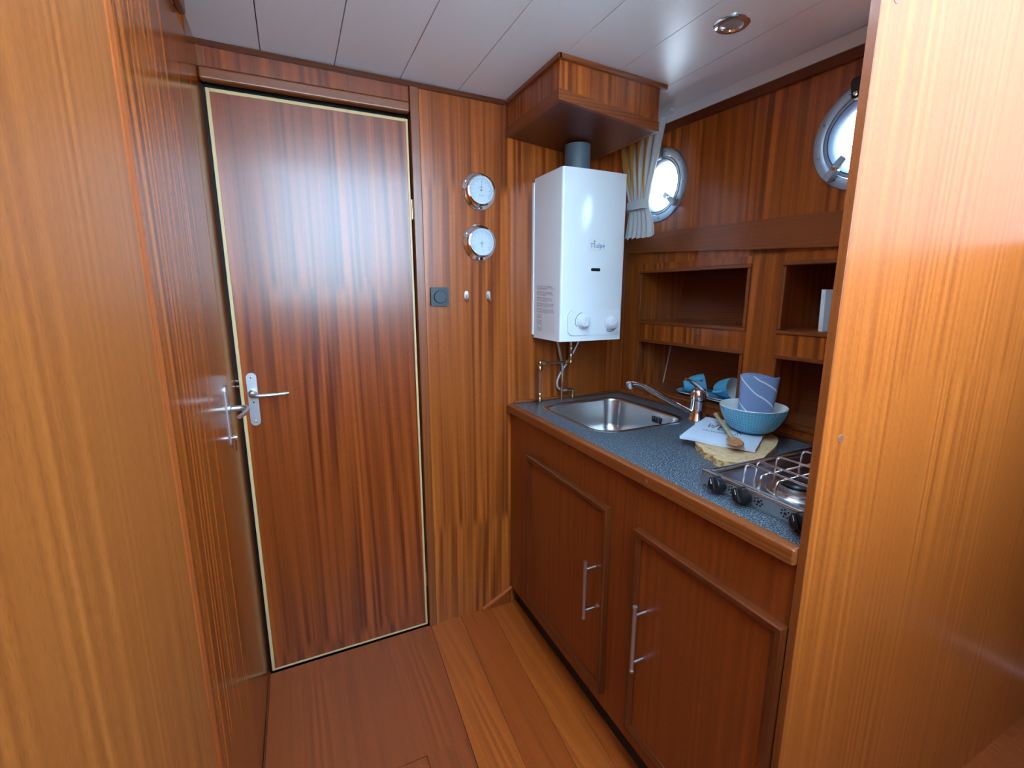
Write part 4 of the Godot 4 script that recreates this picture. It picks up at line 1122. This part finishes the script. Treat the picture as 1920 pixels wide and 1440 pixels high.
# ------------------------------------------------------------------ portholes
func portholes():
	for k in 2:
		var c := Vector3(0, [1.752, 1.742][k], [0.17, 0.888][k])
		var at: Transform3D = WX * Transform3D(Basis(Vector3(0, 1, 0), Vector3(-1, 0, 0), Vector3(0, 0, 1)), c)   # local y points into the cabin
		var w := thing("window_%d" % (k + 1), at.origin, ["round aluminium porthole behind the tied curtain", "round aluminium porthole at the right partition"][k], "porthole", "", "structure")
		part(w, "flange", mb().lathe([Vector2(0.1085, -0.030), Vector2(0.1085, 0.006), Vector2(0.113, 0.008), Vector2(0.128, 0.008), Vector2(0.134, 0.006), Vector2(0.1365, 0.0006)], 72, at), M.aluminium)
		var ir := part(w, "hinged_ring", mb().lathe([Vector2(0.088, -0.020), Vector2(0.090, -0.004), Vector2(0.096, 0.006), Vector2(0.105, 0.006), Vector2(0.107, 0.0), Vector2(0.107, -0.020), Vector2(0.088, -0.020)], 72, at), M.aluminium)
		part(w, "seal_shade", mb().lathe([Vector2(0.0872, -0.020), Vector2(0.0872, -0.012), Vector2(0.0892, -0.003), Vector2(0.0955, 0.0068), Vector2(0.0985, 0.0064)], 60, at), M.seal_shade)  # seal widened over the ring bevel, coloured for the shade there
		part(w, "pane", mb().lathe([Vector2(0, -0.012), Vector2(0.0878, -0.012)], 48, at), M.glass)
		for i in 9:
			var a := TAU * (i + 0.35) / 9.0
			part(w, "screw", mb().lathe([Vector2(0, 0.0105), Vector2(0.0028, 0.0100), Vector2(0.0038, 0.0080)], 12, at * Transform3D(Basis.IDENTITY, Vector3(cos(a) * 0.1205, 0, sin(a) * 0.1205))), M.steel)
		# clamping dogs; angle 0 = up, PI/2 = towards +z
		for a in [[2.25, -0.75], [-2.45, 2.2]][k]:
			var fr := at * Transform3D(Basis(Vector3.UP, -a), Vector3.ZERO)
			var dg := part(w, "dog", mb(1, fr).box(Vector3(0.092, 0.006, -0.011), Vector3(0.132, 0.026, 0.011), 0.005), M.aluminium)
			part(dg, "wing", mb(1, fr).box(Vector3(0.062, 0.016, -0.010), Vector3(0.094, 0.030, 0.010), 0.004), M.aluminium)
			part(dg, "pin", mb(1, fr).lathe([Vector2(0.0, 0.0330), Vector2(0.006, 0.0322), Vector2(0.0065, 0.025)], 16, Transform3D(Basis.IDENTITY, Vector3(0.094, 0, 0))), M.chrome)
		var hf := at * Transform3D(Basis(Vector3.UP, [0.12, 0.16][k]), Vector3.ZERO)
		var hg := part(w, "hinge", mb(1, hf).box(Vector3(0.092, 0.004, -0.030), Vector3(0.146, 0.024, 0.030), 0.007), M.black if k == 1 else M.grey_plastic)
		part(hg, "pin", mb(1, hf).lathe([Vector2(0.0, 0.027), Vector2(0.005, 0.0265), Vector2(0.006, 0.022)], 16, Transform3D(Basis.IDENTITY, Vector3(0.104, 0, -0.016))), M.chrome)

func curtain():
	var c := thing("curtain", WX * Vector3(-0.09, 1.555, 0.13), "cream curtain with ochre bands tied back beside the porthole", "curtain")
	var f := func(u: float, v: float) -> Vector3:
		# u across (0 left .. 1 right), v down (0 top .. 1 bottom)
		var y := lerpf(1.962, 1.556, v)
		var lft := 0.0
		var rgt := 0.0
		if v < 0.70:
			var q := v / 0.70
			lft = lerpf(0.006, 0.100, pow(q, 1.3))
			rgt = lerpf(0.262, 0.206, pow(q, 1.1))
		else:
			var q := (v - 0.70) / 0.30
			lft = lerpf(0.100, 0.092, q)
			rgt = lerpf(0.206, 0.246, sin(q * PI * 0.5))
		var amp := lerpf(0.010, 0.006, v) if v < 0.7 else lerpf(0.005, 0.011, (v - 0.7) / 0.3)
		var ph := u * TAU * 5.5 + 0.7 * sin(v * 4.0 + u * 5.0)
		y += 0.006 * sin(u * TAU * 5.5) * v
		return WX * Vector3(-0.092 + amp * sin(ph) + 0.012 * (1.0 - v), y, lerpf(lft, rgt, u) + 0.004 * cos(ph))
	part(c, "cloth", mb().cloth(f, 110, 50, 0.0016), M.curtain_cloth)
	var tie := func(u: float, v: float) -> Vector3:
		var a := u * TAU
		return WX * Vector3(-0.092 + 0.0165 * cos(a), 1.690 - v * 0.034 - 0.006 * cos(a) * 0.5, 0.153 + 0.057 * sin(a))
	part(c, "tieback", mb().cloth(tie, 40, 4, 0.0022), M.curtain_tie)
	part(c, "rail", mb(2, WX).box(Vector3(-0.100, 1.962, 0.004), Vector3(-0.076, 1.975, 0.30), 0.002), M.trim_white)

# ------------------------------------------------------------------ crockery in the lower left pigeonhole
func cup(label: String, at: Transform3D):
	var o := Node3D.new()
	o.name = numbered("cup")
	add_child(o)
	o.transform = at
	tag(o, label, "cup", "blue cups in the pigeonhole")
	part_local(o, "body", MB.new().lathe([Vector2(0, 0), Vector2(0.018, 0), Vector2(0.020, 0.003), Vector2(0.026, 0.012), Vector2(0.033, 0.030), Vector2(0.0375, 0.055), Vector2(0.0395, 0.078), Vector2(0.0392, 0.0792)], 44), M.blue_glaze)
	part_local(o, "lining", MB.new().lathe([Vector2(0.0392, 0.0792), Vector2(0.0378, 0.0785), Vector2(0.0360, 0.055), Vector2(0.0312, 0.030), Vector2(0.022, 0.010), Vector2(0, 0.006)], 44), M.white_glaze, "white glazed inside")
	part_local(o, "handle", MB.new().tube(spline([Vector3(0.036, 0.062, 0), Vector3(0.050, 0.066, 0), Vector3(0.060, 0.056, 0), Vector3(0.058, 0.040, 0), Vector3(0.046, 0.028, 0), Vector3(0.032, 0.026, 0)], 6), 0.0052, 12), M.blue_glaze)
	return o

func part_local(parent: Node3D, called: String, m: MB, ma: Material, label := "") -> MeshInstance3D:
	var o := part(self, "x", m, ma)
	remove_child(o)
	o.name = called
	parent.add_child(o, true)
	if label: o.set_meta("label", label)
	return o

func crockery():
	var y := 0.9438
	var sa := func(label: String, c: Vector3):
		var s := Node3D.new()
		s.name = numbered("saucer")
		add_child(s)
		s.position = c
		tag(s, label, "saucer", "blue saucers in the pigeonhole")
		part_local(s, "dish", MB.new().lathe([Vector2(0, 0.003), Vector2(0.030, 0.003), Vector2(0.034, 0.0), Vector2(0.037, 0.0), Vector2(0.060, 0.0085), Vector2(0.0715, 0.0125), Vector2(0.0718, 0.0140), Vector2(0.060, 0.0112), Vector2(0.037, 0.0052), Vector2(0, 0.0050)], 56), M.blue_glaze)
		part_local(s, "rim", MB.new().lathe([Vector2(0.0711, 0.0118), Vector2(0.0726, 0.0130), Vector2(0.0722, 0.0145), Vector2(0.0708, 0.0142)], 56), M.white_glaze, "thin white rim")
	var a := WX * Vector3(0.092, y, 0.338)
	var b := WX * Vector3(0.088, y, 0.482)
	a.y = y + 0.0002
	b.y = y + 0.0002
	sa.call("blue saucer under the left tipped cup, behind the tap", a)
	sa.call("lower blue saucer of the pair under the right tipped cup", b)
	sa.call("upper blue saucer of the pair under the right tipped cup", b + Vector3(0.0, 0.0072, 0.0))
	# both cups lie on their sides with the mouth turned towards the sink's right
	var tip := func(at: Vector3, yaw: float, pitch: float, roll: float) -> Transform3D:
		# cup axis (local y) points along the yaw direction, tilted
		var ax := Vector3(sin(yaw) * cos(pitch), sin(pitch), cos(yaw) * cos(pitch))
		var fr := up_to(ax, at)
		fr.basis = fr.basis * Basis(Vector3.UP, roll)
		return fr
	cup("tipped blue cup on the left saucer, half hidden by the tap lever", tip.call(WX * Vector3(0.056, 0.9765, 0.308), 0.90, 0.20, -0.5))
	cup("tipped blue cup showing its white inside, left of the bowl", tip.call(WX * Vector3(0.100, 0.9835, 0.428), -0.02, 0.20, 0.15))

# ------------------------------------------------------------------ board, towel, bowl, napkin and spoon
func board_and_bowl():
	var bd := thing("serving_board", Vector3(1.31, 0.9, 0.80), "round-edged slice of pale wood lying under the tea towel", "board")
	var poly := PackedVector2Array()
	for p in [[1.215, 0.715], [1.189, 0.748], [1.178, 0.775], [1.158, 0.800], [1.163, 0.822], [1.148, 0.840], [1.145, 0.862], [1.162, 0.884], [1.195, 0.901], [1.243, 0.904], [1.290, 0.886], [1.340, 0.866], [1.389, 0.844], [1.436, 0.816], [1.466, 0.788], [1.486, 0.747], [1.470, 0.715], [1.430, 0.696], [1.360, 0.688], [1.280, 0.694]]:
		poly.append(Vector2(p[0], p[1]))
	var sm := PackedVector2Array()
	var k := poly.size()
	for i in k:
		for f in [0.0, 0.33, 0.66]:
			sm.append(poly[i].cubic_interpolate(poly[(i + 1) % k], poly[(i + k - 1) % k], poly[(i + 2) % k], f))
	var bt := mb(1)
	bt.off = Vector2(0, 0)
	var ix := Geometry2D.triangulate_polygon(sm)
	for i in range(0, ix.size(), 3):
		for yy in [0.9002, 0.918]:
			var nn := Vector3.UP if yy > 0.91 else Vector3.DOWN
			var tr := []
			for j in 3: tr.append(sm[ix[i + j]])
			bt.tri(Vector3(tr[0].x, yy, tr[0].y), Vector3(tr[1].x, yy, tr[1].y), Vector3(tr[2].x, yy, tr[2].y), nn, nn, nn, tr[0] - Vector2(1.12, 0.60), tr[1] - Vector2(1.12, 0.60), tr[2] - Vector2(1.12, 0.60))
	part(bd, "slice", bt, M.wood_slice)
	var eg := mb(1)
	eg.wallof(sm, 0.9002, 0.918, -1.0 if Geometry2D.is_polygon_clockwise(sm) else 1.0, true)
	part(bd, "bark_edge", eg, M.bark_edge)
	# folded tea towel: lies on the board, its left end hangs free over the worktop
	var tw := thing("tea_towel", Vector3(1.33, 0.9185, 0.72), "folded pale blue tea towel with dark handwriting under the bowl", "tea towel")
	var A := Vector3(1.182, 0, 0.686)
	var Bv := Vector3(1.425, 0, 0.560)
	var C := Vector3(1.490, 0, 0.742)
	var D := Vector3(1.272, 0, 0.866)
	var tf := func(u: float, v: float) -> Vector3:
		var p: Vector3 = A.lerp(Bv, v).lerp(D.lerp(C, v), u)
		var y := 0.9245 + 0.0010 * sin(u * 9.0 + v * 4.0)
		return Vector3(p.x, y, p.z)
	part(tw, "cloth", mb().cloth(tf, 24, 24, 0.0085), M.towel_cloth)
	var hem := mb()
	for e in [[0.02, 0.02, 0.98, 0.02], [0.98, 0.02, 0.98, 0.98], [0.02, 0.98, 0.98, 0.98], [0.02, 0.02, 0.02, 0.98]]:
		var pth := []
		for i in 13:
			var f := i / 12.0
			pth.append((tf.call(lerpf(e[0], e[2], f), lerpf(e[1], e[3], f)) as Vector3) + Vector3(0, 0.0043, 0))
		hem.tube(pth, 0.0009, 6)
	part(tw, "hem", hem, M.towel_cloth)
	# handwriting: pen strokes on the cloth, in the towel's own (u across, v away) frame
	var pen := func(pts: Array, w: float) -> MB:
		var pth := []
		for p in pts: pth.append((tf.call(p[0], p[1]) as Vector3) + Vector3(0, 0.0044, 0))
		return mb().tube(pth, w, 6)
	var W := [[[0.22, 0.66], [0.235, 0.56], [0.27, 0.64], [0.285, 0.55], [0.33, 0.66]], [[0.36, 0.66], [0.365, 0.54]], [[0.36, 0.655], [0.42, 0.65]], [[0.363, 0.60], [0.405, 0.598]], [[0.365, 0.54], [0.425, 0.54]], [[0.60, 0.62], [0.605, 0.50]], [[0.60, 0.62], [0.64, 0.585], [0.605, 0.565], [0.65, 0.50]]]
	for s in W:
		var big := []
		for q in s: big.append([(q[0] - 0.36) * 1.25 + 0.36, (q[1] - 0.60) * 1.7 + 0.62])
		part(tw, "pen_stroke", pen.call(big, 0.0013), M.felt_pen)
	for row in [[0.16, 0.40, 0.70], [0.25, 0.78, 0.55]]:
		var x: float = row[1] - 0.22
		var i := 0
		while x < row[2] - 0.02:
			var a := 0.025 * sin(i * 2.3) + 0.02
			part(tw, "pen_stroke", pen.call([[x, row[0] + 0.24 if row[0] < 0.2 else row[0] + 0.56], [x + 0.012, row[0] + (0.24 if row[0] < 0.2 else 0.56) + a], [x + 0.026, row[0] + (0.24 if row[0] < 0.2 else 0.56) - 0.006]], 0.0009), M.felt_pen)
			x += 0.038
			i += 1
	# bowl
	var c := Vector3(1.413, 0.9292, 0.742)
	var bo := thing("bowl", c, "turquoise waffle-textured bowl holding a rolled napkin", "bowl")
	var out := mb(1)
	var at := Transform3D(Basis.IDENTITY, c)
	part(bo, "body", out.lathe([Vector2(0, 0.001), Vector2(0.034, 0.0), Vector2(0.046, 0.002), Vector2(0.060, 0.012), Vector2(0.075, 0.032), Vector2(0.086, 0.056), Vector2(0.0925, 0.078), Vector2(0.0935, 0.0795)], 72, at), M.blue_glaze)
	part(bo, "lining", mb().lathe([Vector2(0.0938, 0.0793), Vector2(0.0925, 0.0812), Vector2(0.0905, 0.0796), Vector2(0.083, 0.055), Vector2(0.071, 0.032), Vector2(0.055, 0.013), Vector2(0.040, 0.006), Vector2(0, 0.005)], 72, at), M.white_glaze, "white inside of the bowl")
	# raised waffle grid
	var gr := mb()
	var prof := [Vector2(0.062, 0.0145), Vector2(0.075, 0.032), Vector2(0.086, 0.056), Vector2(0.0920, 0.0765)]
	var cv := Curve2D.new()
	for q in prof: cv.add_point(q)
	for i in 10:
		var q := cv.sample_baked(cv.get_baked_length() * i / 9.0)
		gr.lathe([Vector2(q.x - 0.0006, q.y - 0.0008), Vector2(q.x + 0.0011, q.y - 0.0004), Vector2(q.x + 0.0011, q.y + 0.0004), Vector2(q.x - 0.0004, q.y + 0.0008)], 72, at)
	for j in 64:
		var a := TAU * j / 64
		var e := Vector3(cos(a), 0, sin(a))
		var pth := []
		for q in prof: pth.append(c + e * (q.x + 0.0003) + Vector3.UP * q.y)
		gr.tube(pth, 0.0011, 4, false)
	part(bo, "waffle_relief", gr, M.relief_glaze)
	# rolled napkin leaning in the bowl
	var np := thing("napkin", c + Vector3(-0.004, 0.01, 0.002), "rolled blue napkin with thin white lines standing in the bowl", "napkin")
	var ax := Vector3(0.020, 0.162, -0.006)
	var s0 := c + Vector3(-0.008, 0.0085, 0.010)
	var nf := func(u: float, v: float) -> Vector3:
		# u round the roll, v from top to bottom
		var a := u * TAU - 2.2
		var e := 0.8
		var w := lerpf(0.053, 0.042, v)
		var dd := lerpf(0.025, 0.022, v)
		var cx := signf(cos(a)) * pow(absf(cos(a)), e) * w
		var cz := signf(sin(a)) * pow(absf(sin(a)), e) * dd
		var sid := Vector3(0.80, -0.09, 0.59).normalized()
		var dep := Vector3(-0.59, 0.0, 0.80).normalized()
		return s0 + ax * (1.0 - v) + sid * cx + dep * cz + Vector3.UP * 0.003 * sin(u * 19.0) * (1.0 - v)
	part(np, "roll", mb().cloth(nf, 64, 14, 0.003), M.napkin_cloth)
	var inn := func(u: float, v: float) -> Vector3:
		var a := u * TAU * 1.6 - 1.0
		var w := lerpf(0.046, 0.012, u)
		var dd := lerpf(0.019, 0.005, u)
		var sid := Vector3(0.80, -0.09, 0.59).normalized()
		var dep := Vector3(-0.59, 0.0, 0.80).normalized()
		return s0 + ax * (0.985 - v * 0.9) + sid * cos(a) * w + dep * sin(a) * dd
	part(np, "inner_folds", mb().cloth(inn, 60, 6, 0.003), M.napkin_cloth)
	# wooden spoon: bowl end on the board, handle rising over the towel
	var sp := thing("wooden_spoon", Vector3(1.24, 0.9185, 0.82), "wooden spoon with a pale handle resting on the tea towel", "spoon")
	var p0 := Vector3(1.262, 0.9462, 0.800)
	var p1 := Vector3(1.395, 0.9560, 0.625)
	part(sp, "handle", mb().tube([p0 + Vector3(-0.006, 0, 0.007), p0.lerp(p1, 0.3), p0.lerp(p1, 0.7), p1, p1 + (p1 - p0).normalized() * 0.004], [0.0062, 0.0050, 0.0058, 0.0064, 0.0030], 14), M.spoon_light)
	var hd := (p0 - p1)
	hd.y = 0
	hd = hd.normalized()
	var side := Vector3(hd.z, 0, -hd.x)
	var spf := func(u: float, v: float) -> Vector3:
		# u along, v across
		var w := 0.0195 * sqrt(maxf(0.0, 1.0 - pow(absf(2.0 * u - 1.0), 2.2))) + 0.001
		var q := (v - 0.5) * 2.0
		var h := 0.9462 - 0.011 * (1.0 - q * q) * sin(PI * clampf(u, 0, 1)) - 0.004 * u
		return p0 + hd * (u * 0.066 - 0.004) + side * q * w + Vector3.UP * (h - p0.y)
	part(sp, "scoop", mb().cloth(spf, 20, 12, 0.0035), M.spoon_red)

# ------------------------------------------------------------------ gas hob
func hob():
	var h := thing("gas_hob", Vector3(1.24, 0.9, 1.06), "two-burner stainless steel gas hob half hidden by the partition", "hob")
	var x0 := 1.012
	var x1 := 1.475
	var z0 := 0.928
	var z1 := 1.2035
	part(h, "body", mb(2).box(Vector3(x0 + 0.003, 0.9005, z0), Vector3(x1, 0.928, z1), 0.003), M.steel)
	# front fascia with a rolled top edge
	part(h, "fascia", mb(2).hexa([Vector3(x0 + 0.004, 0.9006, z0 - 0.008), Vector3(x0 + 0.020, 0.9006, z0 - 0.008), Vector3(x0 + 0.020, 0.9006, z1), Vector3(x0 + 0.004, 0.9006, z1), Vector3(x0 - 0.004, 0.9375, z0), Vector3(x0 + 0.020, 0.9375, z0), Vector3(x0 + 0.020, 0.9375, z1), Vector3(x0 - 0.004, 0.9375, z1)]), M.steel_satin)
	part(h, "top_roll", mb(2).tube([Vector3(x0 + 0.0015, 0.9365, z0), Vector3(x0 + 0.0015, 0.9365, z1)], 0.0055, 12), M.steel)
	for e in [[Vector3(x0 + 0.022, 0.9282, z0), Vector3(x1, 0.938, z0 + 0.012)], [Vector3(x1 - 0.012, 0.9282, z0 + 0.0125), Vector3(x1, 0.938, z1)]]:
		part(h, "raised_edge", mb(2).box(e[0], e[1], 0.004), M.steel)
	# knobs on the fascia
	var nrm := Vector3(-1, 0.21, 0).normalized()
	for k in [[0.977, 1], [1.040, 1], [1.166, -1]]:
		var p := Vector3(x0 - 0.001, 0.9215, k[0])
		var at := up_to(nrm, p)
		var kn := part(h, "knob", mb().lathe([Vector2(0.0195, 0.0), Vector2(0.0195, 0.004), Vector2(0.0175, 0.007), Vector2(0.0165, 0.017), Vector2(0.0140, 0.0205), Vector2(0.0, 0.0210)], 32, at), M.black)
		part(kn, "grip", mb(1, at * Transform3D(Basis(Vector3.UP, 0.5), Vector3.ZERO)).box(Vector3(-0.0045, 0.018, -0.0155), Vector3(0.0045, 0.026, 0.0155), 0.0015), M.black)
		part(kn, "pointer_mark", mb(1, at * Transform3D(Basis(Vector3.UP, 0.5), Vector3.ZERO)).box(Vector3(-0.0006, 0.0258, 0.001), Vector3(0.0006, 0.0264, 0.0115)), M.knob_white)
		# printed burner diagram: a ring of dots beside the knob
		var c := p + Vector3(0, 0, 0.034 * k[1])
		for i in 7:
			var a := TAU * i / 7.0
			var dd := Vector3(0, 1, 0) * cos(a) + Vector3(0, 0, 1) * sin(a)
			var q: Vector3 = c + dd * 0.0085 + Vector3(-dd.y * 0.0085 * 0.216, 0, 0)
			part(h, "printed_dot", mb().lathe([Vector2(0, 0.0008), Vector2(0.0019, 0.0008), Vector2(0.0019, 0)], 10, up_to(nrm, q)), M.black)
		part(h, "printed_dot", mb().lathe([Vector2(0, 0.0008), Vector2(0.0034, 0.0008), Vector2(0.0034, 0)], 14, up_to(nrm, c)), M.black)
	# burners: one in front, one behind
	for b in [[1.117, 1.088, 1.0], [1.345, 1.088, 0.8]]:
		var at := Transform3D(Basis.from_scale(Vector3(b[2], 1, b[2])), Vector3(b[0], 0.928, b[1]))
		var bu := part(h, "burner", mb().lathe([Vector2(0.064, 0.0004), Vector2(0.062, 0.003), Vector2(0.052, 0.002), Vector2(0.050, 0.006), Vector2(0.046, 0.006), Vector2(0.044, 0.003), Vector2(0.040, 0.004), Vector2(0.038, 0.016), Vector2(0.030, 0.018), Vector2(0.0, 0.018)], 44, at), M.steel)
		part(bu, "cap", mb().lathe([Vector2(0.036, 0.0182), Vector2(0.037, 0.022), Vector2(0.033, 0.026), Vector2(0.0, 0.027)], 40, at), M.black)
	# pan support: bent wires
	var rod := func(pts: Array) -> MB: return mb().tube(spline_bent(pts), 0.0026, 10)
	var yt := 0.972
	var yf := 0.9282
	for x in [1.060, 1.097, 1.165, 1.255, 1.320]:
		part(h, "pan_support", rod.call([Vector3(x, yf, 0.998), Vector3(x, yt, 1.002), Vector3(x, yt, 1.190), Vector3(x, yf, 1.196)]), M.chrome)
	for z in [1.056, 1.092]:
		part(h, "pan_support", rod.call([Vector3(1.030, yf, z), Vector3(1.036, yt - 0.0053, z), Vector3(1.420, yt - 0.0053, z), Vector3(1.426, yf, z)]), M.chrome)

func spline_bent(p: Array) -> Array:
	# straight runs with small round bends at the inner corners
	var out := [p[0]]
	for i in range(1, p.size() - 1):
		var a: Vector3 = p[i] + ((p[i - 1] as Vector3) - p[i]).normalized() * 0.010
		var b: Vector3 = p[i] + ((p[i + 1] as Vector3) - p[i]).normalized() * 0.010
		for k in 6:
			var f := k / 5.0
			out.append(a.lerp(p[i], f).lerp((p[i] as Vector3).lerp(b, f), f))
	out.append(p[-1])
	return out

func ceiling_light():
	var c := Vector3(1.235, ceil_y(1.235) - 0.0004, 0.706)
	var l := thing("spotlight", c, "round chrome ceiling spotlight, switched off", "light")
	var at := up_to(Vector3(-0.045, -1, 0), c)
	part(l, "ring", mb().lathe([Vector2(0.0435, 0.0), Vector2(0.043, 0.004), Vector2(0.037, 0.008), Vector2(0.028, 0.008), Vector2(0.0255, 0.004), Vector2(0.0250, 0.001)], 48, at), M.chrome)
	part(l, "reflector", mb().lathe([Vector2(0.0, 0.0008), Vector2(0.012, 0.0012), Vector2(0.025, 0.0030)], 32, at), M.steel)
	part(l, "lens", mb().lathe([Vector2(0.0262, 0.0050), Vector2(0.018, 0.0085), Vector2(0.008, 0.0100), Vector2(0.0, 0.0104)], 32, at), M.lens)
